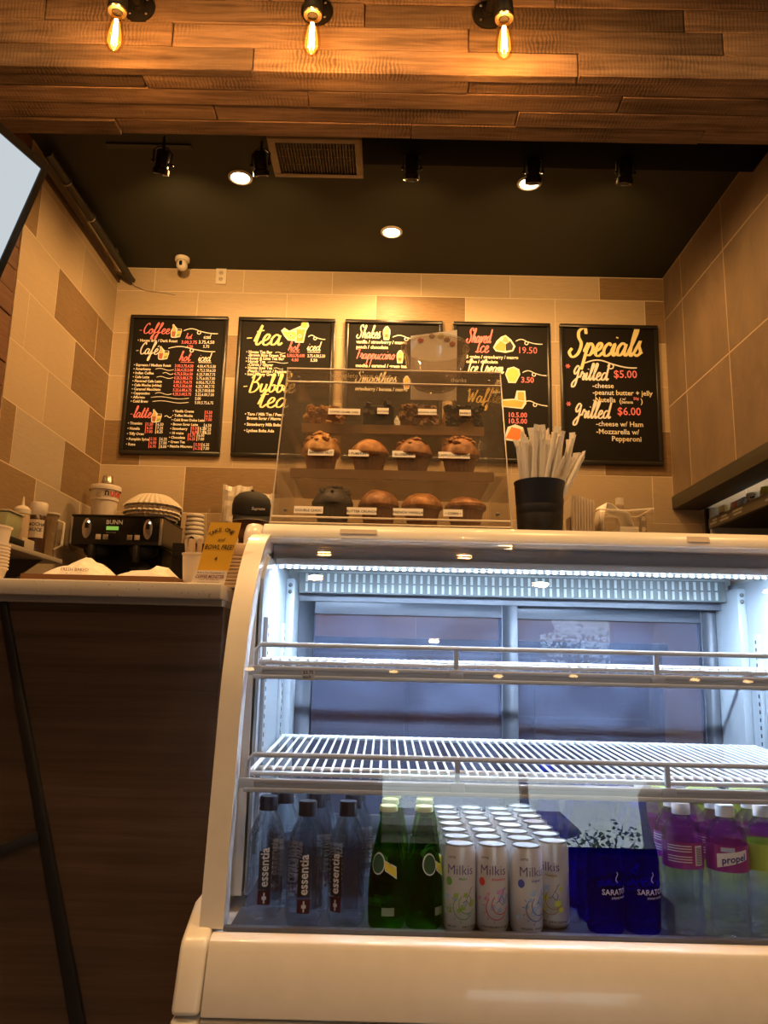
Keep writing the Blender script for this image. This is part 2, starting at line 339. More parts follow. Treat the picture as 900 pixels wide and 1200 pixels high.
def spline(pts, n=6):
    if len(pts) < 3: return [Vector(p) for p in pts]
    P = [Vector(pts[0])*2-Vector(pts[1])]+[Vector(p) for p in pts]+[Vector(pts[-1])*2-Vector(pts[-2])]; out = []
    for i in range(1, len(P)-2):
        for k in range(n):
            t = k/n; a, b, c, d = P[i-1], P[i], P[i+1], P[i+2]
            out.append(.5*(2*b+(c-a)*t+(2*a-5*b+4*c-d)*t*t+(3*b-a-3*c+d)*t**3))
    out.append(P[-2]); return out
def ribbon(mb, pts, w, fn, brush=.0):
    L = len(pts); vs = []; fs = []
    for i, p in enumerate(pts):
        t = pts[min(i+1, L-1)]-pts[max(i-1, 0)]
        if t.length < 1e-9: t = Vector((1, 0))
        t.normalize(); nrm = Vector((-t.y, t.x)); ww = w*(1+brush*abs(t.y)-brush*.4)*(.75 if i in (0, L-1) else 1)
        a, b = p+nrm*ww/2, p-nrm*ww/2
        dd = Vector((0, -8e-6*i, 0)); vs += [Vector(fn(a.x, a.y))+dd, Vector(fn(b.x, b.y))+dd]
    for i in range(L-1): fs.append((2*i, 2*i+1, 2*i+3, 2*i+2))
    mb.add(vs, fs)
KS = [0]
def script(word, xh, fn, mt, parent, wd=.16, slant=.18, brush=.6, squeeze=.82, rise=0, width=0):
    mb = MB(); x = 0
    if width: squeeze = width/xh/sum(G[c][0] for c in word)
    for ch in word:
        adv, strokes = G[ch]
        for st in strokes:
            pts = [Vector(((x+px*squeeze+py*slant)*xh, (py+rise*x)*xh)) for px, py in st]
            KS[0] += 1; off = Vector((0, -.0002*(KS[0] % 9), 0)); ribbon(mb, spline(pts), wd*xh*.8, (lambda u, v, off=off: fn(u, v)+off), brush)
        x += adv*squeeze
    o = mb.build('lettering', mt, parent); return x*xh
def flourish(fn, x0, z0, L, amp, mt, parent, wd=.004, loop=.5):
    pts = []
    for i in range(10): t = i/9*loop; pts.append(Vector((x0+L*t, z0+amp*sin(pi*t/loop*1.0))))
    c = pts[-1]
    for i in range(1, 9): a = 2*pi*i/8; pts.append(Vector((c.x+amp*.8*sin(a), c.y-amp*.8*(1-cos(a)))))
    for i in range(1, 10): t = i/9*(1-loop); pts.append(Vector((c.x+L*t, c.y-amp*1.2*sin(pi*t/(1-loop)*.6))))
    mb = MB(); ribbon(mb, pts, wd, fn); mb.build('flourish', mt, parent)
def wavy(fn, x0, x1, z, amp, mt, parent, wd=.0035):
    pts = [Vector((x0+(x1-x0)*i/14, z+amp*sin(i/14*2*pi))) for i in range(15)]
    mb = MB(); ribbon(mb, pts, wd, fn); mb.build('flourish', mt, parent)
def blob(fn, pts, mt, parent, name='drawing'):
    P = [fn(a, b) for a, b in pts]; mb = MB(); mb.add(P, [tuple(range(len(P)))]); return mb.build(name, mt, parent)

# ================================================================== THE SETTING
XL, XR, YB, ZC = -1.796, 1.747, 4.70, 3.495
tag(MB().box(-3.2, 3.2, -3.4, 5.0, -.06, 0).build('floor', grain('floor_tile', (.09, .075, .06), (.14, .12, .10), .35, (1, 1, 1), 3, .05, 0)), 'dark grey tiled floor of the cafe', kind='structure')
tag(MB().box(-2.0, 2.62, 2.52, 5.0, ZC, ZC+.08).build('ceiling', M['ceiling']), 'olive black painted ceiling over the kitchen', kind='structure')
tag(MB().box(-3.2, 3.2, -3.4, 2.6, 3.62, 3.7).build('ceiling_dining', M['ceiling']), 'dark ceiling over the customer side', kind='structure')

def tilemesh(w, h, d=.005, b=.0016):
    mb = MB(); mb.box(0, w, -d, 0, 0, h); me = mb.build('tmp', M['grout'], None, bevel=b, bseg=1)
    data = me.data; bpy.data.objects.remove(me); return data
TM = {}
def tile(parent, mt, w, h, loc, rz=0):
    key = (round(w, 3), round(h, 3), mt.name)
    if key not in TM:
        d = tilemesh(w, h); d.materials.clear(); d.materials.append(mt); TM[key] = d
    o = link('tile', TM[key], parent); o.location = loc; o.rotation_euler = (0, 0, rz); return o
PW, PH, GP = .577, .2915, .004
ROWS = [1.002+PH*k for k in range(9)]      # bottoms: 1.002 ... 3.334
def tiled(parent, a0, a1, joint, colour, place):
    for ri, z0 in enumerate(ROWS):
        z1 = min(z0+PH, ZC-.002)
        off = joint[ri % 2]; k0 = math.floor((a0-off)/PW)
        x = off+k0*PW
        while x < a1-1e-6:
            s, e = max(x, a0), min(x+PW, a1)
            if e-s > .02: place(colour(ri, (s+e)/2), s+GP/2, e-s-GP, z0+GP/2, z1-z0-GP)
            x += PW
wb = tag(MB().box(XL-.1, 2.62, YB-.0040, YB+.1, 0, ZC).build('wall_back', M['grout']), 'tan and brown linen tiled back wall behind the menu boards', kind='structure')
def cback(ri, c):
    top = 8-ri                                   # 0 = top strip
    if top == 0: return 'tile_brown' if c > 1.34 else 'tile_light'
    if top == 1: return 'tile_brown' if (-.11 < c < .455 or c > 1.6) else 'tile_light'
    if top == 2: return 'tile_brown' if (-1.55 < c < -.98) else 'tile_light'
    if top == 3: return 'tile_light'
    if top == 4: return 'tile_brown' if (c < -1.556 or c > 1.33) else 'tile_light'
    if top == 5: return 'tile_brown' if (-1.25 < c < -.69) else 'tile_light'
    return 'tile_light' if (ri+int(c*1.7+9)) % 3 else 'tile_beige'
tiled(wb, XL, 2.60, (1.332, 1.62), cback, lambda m_, s, w_, z, h: tile(wb, M[m_], w_, h, (s, YB, z)))
wl = tag(MB().box(XL-.12, XL+.0042, 3.43, YB, 0, ZC).build('wall_left', M['grout']), 'left kitchen wall of staggered tan and brown tiles', kind='structure')
def cleft(ri, c):
    top = 8-ri
    if top == 0: return 'tile_light'
    if top == 1: return 'tile_brown' if c < 3.56 else 'tile_light'
    if top == 2: return 'tile_light' if c < 3.86 else 'tile_brown'
    if top == 3: return 'tile_brown' if c > 4.16 else 'tile_light'
    if top == 4: return 'tile_brown' if c > 4.43 else 'tile_light'
    if top == 5: return 'tile_beige' if 3.57 < c < 4.14 else 'tile_brown'
    if top == 6: return 'tile_brown' if c < 3.85 else 'tile_beige'
    return 'tile_beige' if ri % 2 else 'tile_brown'
tiled(wl, 3.43, YB-.009, (3.855, 3.57), cleft, lambda m_, s, w_, z, h: tile(wl, M[m_], w_, h, (XL, s, z), radians(90)))
# wood clad stretch of the left wall, boards one by one
ww = tag(MB().box(XL-.12, XL-.02, 2.2, 3.43, 0, 3.62).build('wall_left_clad', M['plank_dark']), 'dark wood clad end of the left wall', kind='structure')
bm_ = MB().box(-.02, 0, 0, 1.225, 0, .112).build('tmp', M['plank_dark'], None, bevel=.002, bseg=1); dclad = bm_.data; bpy.data.objects.remove(bm_)
for k in range(31):
    o = link('plank', dclad, ww); o.location = (XL+random.uniform(-.003, .003), 2.203, .02+k*.1155)
# right bulkhead of large brown stone tiles
wr = tag(MB().box(XR-.0022, XR+.16, 2.52, YB, 2.042, ZC).build('wall_right', M['grout_brown']), 'bulkhead of large brown stone tiles over the drinks cooler', kind='structure')
for (y0, y1) in ((2.66, 3.235), (3.235, 3.815), (3.815, 4.395), (4.395, YB-.01)):
    for (z0, z1) in ((2.042, 2.618), (2.618, 3.198), (3.198, ZC-.003)):
        # tile faces -x: run along -y
        tile(wr, M['concrete'], y1-y0-.007, z1-z0-.007, (XR+.002, y1-.0035, z0+.0035), radians(-90))
tag(MB().box(XR-.012, XR+.17, 2.52, YB-.009, 1.962, 2.042).build('trim_2', M['trim_dark'], None, bevel=.002), 'dark olive edge trim along the bottom of the stone bulkhead', kind='structure')
# dining side shell
tag(MB().box(2.62, 2.72, 2.2, 5.0, 0, 3.62).build('wall_right_outer', M['plank_dark']), 'dark outer wall behind the open cooler', kind='structure')
tag(MB().box(2.62, 3.2, 2.2, 2.3, 0, 2.854).build('wall_right_return', M['plank_dark']), 'dark return wall at the right end of the counter', kind='structure')
tag(MB().box(-3.2, XL-.12, 2.2, 2.3, 0, 3.62).build('wall_left_return', M['plank_dark']), 'dark return wall at the left end of the counter', kind='structure')
tag(MB().box(-3.2, -3.1, -3.4, 2.2, 0, 3.62).build('wall_dining_left', M['plank_dark']), 'dark wall on the left of the customer side', kind='structure')
tag(MB().box(3.1, 3.2, -3.4, 2.6, 0, 3.62).build('wall_dining_right', M['plank_dark']), 'dark wall on the right of the customer side', kind='structure')
wf = MB(); WX0, WX1, WZ0, WZ1 = -.05, 2.1, .98, 1.62
wf.box(-3.2, WX0, -3.4, -3.3, 0, 3.62).box(WX1, 3.2, -3.4, -3.3, 0, 3.62).box(WX0, WX1, -3.4, -3.3, 0, WZ0).box(WX0, WX1, -3.4, -3.3, WZ1, 3.62)
tag(wf.build('wall_front', M['plank_dark']), 'dark street side wall with a shop window', kind='structure')
win = MB()
for a, b, c, d in ((WX0, WX0+.05, WZ0, WZ1), (WX1-.05, WX1, WZ0, WZ1), (WX0, WX1, WZ0, WZ0+.04), (WX0, WX1, WZ1-.04, WZ1), (1.0, 1.05, WZ0, WZ1)): win.box(a, b, -3.4, -3.29, c, d)
win = tag(win.build('window_1', M['black']), 'black framed shop window onto the street', kind='structure')
MB().box(WX0+.05, WX1-.05, -3.352, -3.346, WZ0+.04, WZ1-.04).build('pane', M['glass'], win)
# street outside: a house with a pitched roof and a bare tree
hs = thing('street_house', 'brown house across the street, mirrored in the cooler glass', 'house', (.2, -9, 0))
MB().box(-1.6, 2.3, -2, 0, 0, 1.62).build('wall', flat('house_wall', (.30, .24, .18)), hs)
MB().prism([(.15, 1.55), (.15, 1.65), (-1.0, 2.05), (-2.15, 1.65), (-2.15, 1.55)], 'x', -1.8, 2.5).build('roof', flat('house_roof', (.16, .11, .08)), hs)
tr = thing('street_tree', 'small leafy tree outside, mirrored in the cooler glass', 'tree', (2.5, -6.6, -.42))
tb = MB().tube([(0, 0, 0), (.03, 0, .8), (0, .02, 1.5)], [.06, .05, .03], 7)
rng = random.Random(3); tips = []
for k in range(16):
    a = rng.uniform(0, 2*pi); l = rng.uniform(.3, .7); z = rng.uniform(1.1, 1.5); t = (l*cos(a), l*sin(a), z+rng.uniform(.1, .5)); tb.tube([(0, .01, z), (t[0]*.5, t[1]*.5, z+.12), t], [.02, .012, .005], 5); tips.append(t)
tb.build('trunk', flat('bark', (.10, .07, .05)), tr)
lf = MB()
for t in tips:
    for k in range(14):
        c = Vector(t)+Vector((rng.gauss(0, .13), rng.gauss(0, .13), rng.gauss(0, .11))); R = Matrix.Rotation(rng.uniform(0, 6), 3, Vector((rng.random(), rng.random(), rng.random()+.1)))
        lf.cbox(c, (.05, .03, .006), R)
tag(lf.build('foliage', flat('leaf', (.12, .20, .06)), tr), kind='stuff')
tw_ = thing('street_tower', 'narrow brown tower across the street, mirrored in the cooler glass', 'tower', (4.0, -9.5, 0))
MB().box(-.18, .18, -.2, .2, 0, 2.3).build('shaft', M['house_roof'], tw_); MB().prism([(-.2, 2.3), (.2, 2.3), (.06, 2.5), (-.06, 2.5)], 'y', -.2, .2).build('cap', M['house_wall'], tw_)
tag(MB().box(-14, 14, -16, -3.4, -.1, 0).build('floor_street', flat('asphalt', (.2, .2, .2))), 'grey street outside the window', kind='structure')

# ------------------------------------------------------------------ wood clad beam
ZBM, YF, YK = 2.854, 2.2, 2.51
beam = tag(MB().box(-1.8, 3.1, YF+.02, YK-.0, ZBM+.02, 3.62).build('trim_1', M['plank_dark']), 'long ceiling beam clad in rough sawn planks above the counter', kind='structure')
def px2x(px, D, c=455): return (px-c)/915*D
def plank(x0, x1, kind, k, parent=beam):
    j = random.uniform(-.006, .006)
    mb = MB()
    cx = (x0+x1)/2
    if kind == 'face': mb.box(x0-cx+.0015, x1-cx-.0015, -.012+j, .02, .0, .0845); loc = (cx, YF, ZBM+k*.0875)
    else: mb.box(x0-cx+.0015, x1-cx-.0015, .0, .0745, j, .02); loc = (cx, YF+.0005+k*.0775, ZBM)
    o = mb.build('plank', M['plank'], parent, bevel=.0022, bseg=1); o.location = loc
face = [[280, 670], [183, 538, 842], [30, 413, 795], [300, 640], [120, 460, 820], [250, 600]]
for k, js in enumerate(face):
    xs = [-1.8]+[px2x(j, 2.45+.02*k) for j in js]+[2.0, 3.1]
    for a, b in zip(xs[:-1], xs[1:]): plank(a, b, 'face', k)
under = [[150, 539], [348, 720], [236, 598], [120, 472, 820]]
for k, js in enumerate(under):
    xs = [-1.8]+[px2x(j, 2.5+.07*k) for j in js]+[2.1, 3.1]
    for a, b in zip(xs[:-1], xs[1:]): plank(a, b, 'under', k)

# ------------------------------------------------------------------ edison sconces on the beam
M['bulb_glass'] = thin_glass('amber_bulb_glass', (1, .86, .6), fac=1.0)
M['filament'] = emitter('filament', (1, .50, .13), 150)
M['bulb_glow'] = emitter('bulb_inner_glow', (1, .36, .05), 2.6)
_n = M['bulb_glow'].node_tree; _t = _n.nodes.new('ShaderNodeBsdfTransparent'); _x = _n.nodes.new('ShaderNodeAddShader')
_n.links.new(_n.nodes['Emission'].outputs[0], _x.inputs[0]); _n.links.new(_t.outputs[0], _x.inputs[1]); _n.links.new(_x.outputs[0], _n.nodes['Material Output'].inputs[0]); _n.nodes['Emission'].inputs[1].default_value = .75
M['iron'] = mat('black_iron_pipe', (.009, .0075, .006), .6, spec=.15)
M['brass'] = mat('brass_ring', (.75, .55, .28), .3, 1)
SCON = [(-.849, -.842, 'left end of the beam above the dark television'), (-.269, -.259, 'middle of the beam'), (.289, .31, 'right part of the beam')]
SLAB = ['iron pipe wall lamp with glowing filament bulb, leftmost on the beam', 'iron pipe wall lamp with glowing filament bulb, middle one on the beam', 'iron pipe wall lamp with glowing filament bulb, rightmost on the beam']
for (fx, bx, _), lab in zip(SCON, SLAB):
    t = thing('wall_lamp', lab, 'lamp', (fx, YF-.012, 3.075), group='filament lamps on the beam')
    dx, dy = bx-fx, 2.0-(YF-.012)
    fl = MB().lathe([(.0, 0), (.052, 0), (.052, .008), (.044, .012), (.022, .016), (.022, .03), (0, .03)], 22, rot=Matrix.Rotation(radians(90), 3, 'X')).build('flange', M['iron'], t, smooth=True)
    for a in (45, 135, 225, 315): MB().sphere((.037*cos(radians(a)), -.012, .037*sin(radians(a))), .006, 8, 6).build('screw', M['steel_dark'], fl, smooth=True)
    MB().tube([(0, -.01, 0), (dx*.4, dy*.55, 0), (dx*.9, dy*.9, -.004), (dx, dy, -.02), (dx, dy, -.07)], .0155, 12).build('pipe', M['iron'], t, smooth=True)
    MB().lathe([(.0, -.06), (.022, -.06), (.024, -.075), (.020, -.085), (.026, -.09), (.027, -.12), (.022, -.13), (.027, -.14), (.029, -.175), (.024, -.185), (0, -.185)][::-1], 20, (dx, dy, 0)).build('socket', M['iron'], t, smooth=True)
    MB().lathe([(.016, -.190), (.027, -.190), (.0275, -.184), (.024, -.180), (.016, -.180)], 22, (dx, dy, 0), cap=False).build('ring', M['brass'], t, smooth=True)
    b = MB().lathe([(.0001, -.322), (.010, -.320), (.019, -.313), (.025, -.300), (.0275, -.284), (.026, -.265), (.0215, -.240), (.017, -.215), (.0145, -.196), (.013, -.185)], 22, (dx, dy, 0), cap=False).build('bulb', M['bulb_glass'], t, smooth=True)
    fm = MB(); 
    for k in range(6):
        a = 2*pi*k/6; fm.tube([(dx+.0045*cos(a), dy+.0045*sin(a), -.215), (dx+.0085*cos(a), dy+.0085*sin(a), -.298)], .0011, 5)
    fm.build('filament', M['filament'], b)
    MB().lathe([(.0001, -.314), (.012, -.310), (.020, -.292), (.0185, -.265), (.012, -.228), (.0001, -.208)], 14, (dx, dy, 0), cap=False).build('glow', M['bulb_glow'], b, smooth=True)
    point((bx, 1.985, 2.80), 11.5, (1, .47, .15), .028, 'wall_lamp_light')

# ------------------------------------------------------------------ kitchen ceiling fittings
for (x, y), lab in zip(DOWN, ['round recessed ceiling light nearest the back wall', 'bright recessed ceiling light beside the air vent', 'bright recessed ceiling light behind the middle track spotlight']):
    t = thing('recessed_light', lab, 'ceiling light', (x, y, ZC), group='recessed kitchen lights')
    MB().lathe([(.048, -.001), (.064, -.001), (.064, -.006), (.052, -.010), (.048, -.006)], 24, cap=False).build('trim_ring', flat('cream_trim', (.7, .62, .5)), t, smooth=True)
    MB().lathe([(.0001, -.004), (.048, -.004)], 24, cap=False).build('lens', emitter('downlight_lens', (1, .80, .50), 22), t)
v = thing('air_vent', 'rectangular return air grille on the dark ceiling by the beam', 'vent', (-.40, 3.52, ZC))
fr = MB().box(-.23, .23, -.16, -.13, -.02, 0).box(-.23, .23, .115, .145, -.02, 0).box(-.23, -.195, -.13, .115, -.02, 0).box(.195, .23, -.13, .115, -.02, 0)
fr.build('frame', flat('vent_enamel', (.36, .29, .20)), v, bevel=.002)
sl = MB().box(-.002, .002, -.13, .115, -.018, -.002).build('slat', flat('vent_slat', (.17, .125, .08)), v)
for k in range(26):
    o = sl if k == 0 else sl.copy()
    if k: COL.objects.link(o)
    o.location = (-.19+k*.0152, 0, 0); o.rotation_euler = (0, radians(30), 0)
MB().box(-.195, .195, -.13, .115, -.0015, 0).build('duct', M['black'], v)
for k in range(3): MB().box(-.195, .195, -.075+k*.06, -.071+k*.06, -.012, -.008).build('crossbar', M['vent_slat'] if 'vent_slat' in M else M['black'], v)
tag(MB().box(-.16, XR-.001, 3.18, 3.44, 3.40, ZC).build('trim_3', mat('deep_black', (.0025, .0025, .0025), .8, spec=.1), None, bevel=.003), 'black boxed lighting bulkhead behind the beam', kind='structure')
tag(MB().box(-1.44, -1.02, 3.44, 3.475, 3.487, ZC).build('light_track', M['black']), 'thin black track strip on the ceiling above the left spotlight', 'track')
TR = [(-1.13, 3.38, 3.355, 25, 'black track spotlight hanging furthest left below the ceiling'), (-.66, 3.40, 3.37, -10, 'black track spotlight beside the air vent'),
      (.075, 3.37, 3.345, 0, 'small black track spotlight right of the air vent'), (.66, 3.38, 3.345, -5, 'black track spotlight in front of the bright ceiling light'), (1.10, 3.37, 3.345, 5, 'black track spotlight furthest right')]
for i, (x, y, z, rz, lab) in enumerate(TR):
    t = thing('track_spotlight', lab, 'spotlight', (x, y, z), radians(rz), 'track spotlights')
    R = Matrix.Rotation(radians(28 if i < 2 else 22), 3, 'X')
    top = (3.488 if i < 2 else 3.40)-z
    MB().cyl((0, 0, .02), (0, 0, top), .007, 8).build('stem', M['black'], t)
    MB().lathe([(.0001, .055), (.028, .052), (.032, .045), (.032, -.03), (.040, -.036), (.040, -.06), (.033, -.062), (.0001, -.04)], 20, rot=R).build('head', M['black_gloss'], t, smooth=True)
    MB().tube([(-.042, 0, -.01), (-.044, 0, .05), (-.02, 0, .075), (.02, 0, .075), (.044, 0, .05), (.042, 0, -.01)], .0045, 6).build('yoke', M['black'], t, smooth=True)
    for kx in (-.045, .045): MB().sphere((kx, 0, -.01), .009, 8, 6).build('knob', M['black_gloss'], t, smooth=True)
    spot((x, y+.035, z-.075), (x*1.06, 4.7, 3.05), 25 if x > -1 else 52, 105, WARM2, .03, 1.0, 'track_lamp')
# conduit along the left wall
t = thing('conduit_pipe', 'dark conduit pipe running along the left wall under the ceiling', 'pipe', (XL, 3.4, 3.45))
MB().tube([(.07, .05, -.01), (.075, .6, -.012), (.08, 1.20, -.03), (.10, 1.28, -.06)], .024, 14).build('pipe', flat('pipe_paint', (.035, .034, .027), .5), t, smooth=True)
cl = []
for y in (.28, .62, 1.0): MB().tube([(.0715+.027*cos(a), y, -.012+.027*sin(a)) for a in [pi*.0+k*pi/8 for k in range(-8, 9)]], .0035, 6).build('clamp', M['steel'], t, smooth=True)
tag(MB().box(XL-.001, XL+.018, 3.43, YB-.01, 3.385, 3.415).build('trim_4', flat('brown_trim', (.07, .04, .022))), 'thin dark brown strip along the top of the left tiled wall', kind='structure')
t = thing('loose_cable', 'thin white cable hanging from the conduit end along the back wall', 'cable', (-1.70, 4.66, 3.385))
MB().tube([(0, 0, 0), (.03, .02, -.025), (.1, .03, -.05), (.2, .03, -.062), (.29, .03, -.075)], .004, 6).build('cable', flat('cable_white', (.5, .42, .33)), t, smooth=True)
t = thing('security_camera', 'white dome security camera on the ceiling by the back wall', 'camera', (-1.345, 4.56, ZC))
MB().lathe([(.0001, 0), (.045, 0), (.046, -.02), (.040, -.026), (.0001, -.026)], 20).build('mount', flat('cam_white', (.72, .66, .56)), t, smooth=True)
MB().sphere((0, 0, -.05), .036, 16, 10).build('dome', M['cam_white'], t, smooth=True)
MB().box(-.008, .01, -.040, -.02, -.065, -.036).build('lens', M['black_gloss'], t, bevel=.003)
t = thing('wall_outlet', 'white electrical outlet high on the tan back wall', 'outlet', (-1.123, YB-.008, 3.443))
pl = MB().box(-.035, .035, -.007, 0, -.055, .055).build('plate', flat('outlet_white', (.72, .66, .56)), t, bevel=.003)
for dz in (.021, -.021):
    s_ = MB().lathe([(.0001, .0), (.015, .0), (.015, .002), (.0001, .002)], 14, (0, -.007, dz), rot=Matrix.Rotation(radians(90), 3, 'X')).build('socket', flat('socket_tan', (.5, .42, .33)), t)
    MB().box(-.007, -.005, -.0098, -.009, dz-.003, dz+.006).box(.005, .007, -.0098, -.009, dz-.003, dz+.006).build('slot', M['ink'], s_)

# ------------------------------------------------------------------ television
yw, tl = radians(16), radians(21)
a = Vector((sin(yw), cos(yw), 0)); b = Vector((-sin(tl)*cos(yw), sin(tl)*sin(yw), -cos(tl))); n = b.cross(a).normalized()
if n.z > 0: n = -n
corner = Vector((-.993, 2.0, 2.37)); TW, TH = .97, .56
tv = thing('television', 'wall television with pale blank screen tilted down at the left edge', 'television', corner)
def slab(u0, u1, v0, v1, d0, d1): # u along -a from corner, v along b, d along n
    mb = MB(); P = lambda u, v_, d: -a*u+b*v_+n*d
    vs = [P(u, v_, d) for d in (d0, d1) for u, v_ in ((u0, v0), (u1, v0), (u1, v1), (u0, v1))]
    mb.add(vs, [(0, 3, 2, 1), (4, 5, 6, 7), (0, 1, 5, 4), (1, 2, 6, 5), (2, 3, 7, 6), (3, 0, 4, 7)]); return mb
BZ = .022
bz = slab(0, TW, 0, BZ, -.02, .006); 
for q in (slab(0, TW, TH-BZ, TH, -.02, .006), slab(0, BZ, BZ, TH-BZ, -.02, .006), slab(TW-BZ, TW, BZ, TH-BZ, -.02, .006)): bz.add(q.v, q.f)
bz.build('bezel', M['black_gloss'], tv)
slab(BZ, TW-BZ, BZ, TH-BZ, -.012, .001).build('screen', emitter('screen_glow', (.60, .66, .70), .95), tv)
slab(.01, TW-.01, .01, TH-.01, -.05, -.021).build('housing', M['black'], tv)
sw = MB(); P = lambda u, v_: Vector((-a*(BZ+.02+u)+b*v_+n*.0016))
ribbon(sw, [Vector((.05+(.018+.0016*k)*cos(k*.7), .30+(.018+.0016*k)*sin(k*.7))) for k in range(16)], .003, P); sw.build('screen_mark', emitter('screen_mark', (.42, .60, .68), .9), tv)
mc = corner-a*(TW*.5)+b*.2-n*.05
MB().tube([mc-corner, mc-corner+Vector((-.12, .1, .15)), Vector((-.45, -.2, .9)), Vector((-.45, -.2, 1.25))], .02, 8).build('bracket', M['black'], tv)

# ================================================================== MENU BOARDS
MX = [(-1.68, -1.053), (-.988, -.366), (-.305, .32), (.385, 1.006), (1.064, 1.69)]
MZ0, MZ1 = 2.232, 3.156
ML = ['coffee menu chalkboard with dense pink and white prices, leftmost on the wall', 'tea menu chalkboard half hidden by the pastry case', 'shakes menu chalkboard in the middle, behind the clear bowl', 'shaved ice and ice cream menu chalkboard behind the straws', 'specials chalkboard with large gold heading, rightmost on the wall']
boards = []
for (x0, x1), lab in zip(MX, ML):
    t = thing('menu_board', lab, 'chalkboard', (x0, YB-.008, MZ0), group='menu chalkboards on the back wall')
    W, H = x1-x0, MZ1-MZ0; f = .026
    for nm, p in (('top', [(0, H-f), (W, H)]), ('bot', [(0, 0), (W, f)]), ('l', [(0, f), (f, H-f)]), ('r', [(W-f, f), (W, H-f)])):
        MB().box(p[0][0], p[1][0], -.028, 0, p[0][1], p[1][1]).build('frame', M['frame_black'], t, bevel=.007, bseg=2)
    MB().box(f-.004, W-f+.004, -.014, -.004, f-.004, H-f+.004).build('panel', M['board'], t)
    boards.append((t, W, H))
DY = -.0155
def on(x=0, z=0): return lambda u, v: Vector((x+u, DY, z+v))
def drink(t, x, z, s, kind):
    out = M['chalk_white']; f = on(x, z)
    O = lambda pts, mt, d=0: blob((lambda u, v: Vector((x+u*s, DY-d, z+v*s))), pts, mt, t)
    br = flat('drawn_brown', (.45, .15, .06)); gr = flat('drawn_green', (.35, .42, .08)); orr = flat('drawn_orange', (.90, .42, .07)); ye = flat('drawn_yellow', (.92, .66, .14)); tn = flat('drawn_tan', (.80, .52, .20))
    if kind == 'cups':
        O([(0, .1), (.12, 0), (.5, 0), (.95, .1), (1.1, .75), (1.05, 1.0), (.65, 1.0), (.4, 1.25), (.22, 1.5), (.08, 1.45), (.12, 1.1), (-.05, .7)], out)
        O([(.1, .12), (.42, .1), (.5, .7), (.05, .7)], br, .001); O([(.05, .72), (.5, .72), (.4, 1.0), (.22, 1.4), (.14, 1.38), (.16, 1.0)], tn, .001)
        O([(.55, .12), (.9, .2), (1.0, .5), (.6, .42)], gr, .001); O([(.6, .45), (1.0, .52), (1.03, .75), (.62, .75)], ye, .001); O([(.6, .78), (1.04, .78), (1.0, .95), (.66, .95)], M['ink'], .001)
    elif kind == 'tea':
        O([(-.1, .75), (.1, .4), (.35, .12), (.75, .1), (.8, 0), (1.3, 0), (1.45, .8), (1.6, 1.1), (1.5, 1.4), (1.25, 1.4), (1.1, 1.1), (.8, .95), (.4, .75), (.1, .95)], out)
        O([(0, .72), (.2, .45), (.4, .2), (.72, .2), (.85, .5), (.7, .7), (.3, .65)], ye, .001); O([(.88, .08), (1.24, .08), (1.36, .85), (.85, .85)], orr, .001)
        O([(1.3+.2*cos(k*pi/5), 1.15+.2*sin(k*pi/5)) for k in range(10)], ye, .0015)
        for cx in (.5, 1.05): O([(cx+.12*cos(k*pi/4), .42+.12*sin(k*pi/4)) for k in range(8)], out, .002); O([(cx+.05*cos(k*pi/4), .42+.05*sin(k*pi/4)) for k in range(8)], br, .0025)
    elif kind == 'shake':
        O([(.05, 0), (.5, 0), (.6, .6), (.58, .95), (.35, 1.3), (.15, 1.2), (-.02, .9), (-.03, .6)], out); O([(.1, .08), (.45, .08), (.53, .6), (.04, .6)], tn, .001); O([(.05, .65), (.52, .65), (.45, .95), (.33, 1.18), (.12, .95)], ye, .001); O([(.15, .25), (.4, .25), (.4, .5), (.15, .5)], br, .0015)
    elif kind == 'ice':
        O([(0, .3), (.15, .08), (.7, 0), (1.1, .1), (1.25, .4), (1.0, .8), (.7, 1.05), (.45, .95), (.2, .7)], out)
        O([(.08, .3), (.2, .15), (.65, .1), (.7, .5), (.4, .7)], orr, .001); O([(.7, .12), (1.05, .18), (1.12, .4), (.95, .7), (.7, .5)], M['ink'], .001); O([(.5, .65), (.9, .6), (.75, .95), (.6, .95)], tn, .0015)
    elif kind == 'cone':
        O([(.1, 0), (.5, 0), (.75, .5), (.7, .8), (.4, .95), (.05, .85), (-.08, .5)], out); O([(.15, .07), (.46, .07), (.67, .5), (.6, .75), (.35, .87), (.08, .75), (0, .5)], ye, .001)
    elif kind == 'waffle':
        O([(-.2, .1), (.9, 0), (1.1, .3), (1.05, 1.0), (.6, 1.0), (.5, .55), (-.2, .5)], out); O([(-.12, .15), (.85, .08), (1.0, .4), (.5, .48), (-.12, .42)], orr, .001); O([(.66, .5), (1.0, .45), (.98, .92), (.66, .92)], orr, .001)
    elif kind == 'dots':
        O([(0, .1), (.8, 0), (1.1, .4), (1.0, .8), (.6, .95), (.2, .8)], out); O([(.1, .2), (.75, .1), (1.0, .4), (.85, .7), (.4, .8)], flat('drawn_red', (.85, .20, .04)), .001)
CW, CK, CP, CG = M['chalk'], M['chalk_white'], M['chalk_pink'], M['chalk_gold']
def line(t, s, size, x, z, mt=None, bold=.02, align='LEFT', sx=.92): T(s, size, on(x, z), mt or CW, t, align, bold, 0, sx=sx)
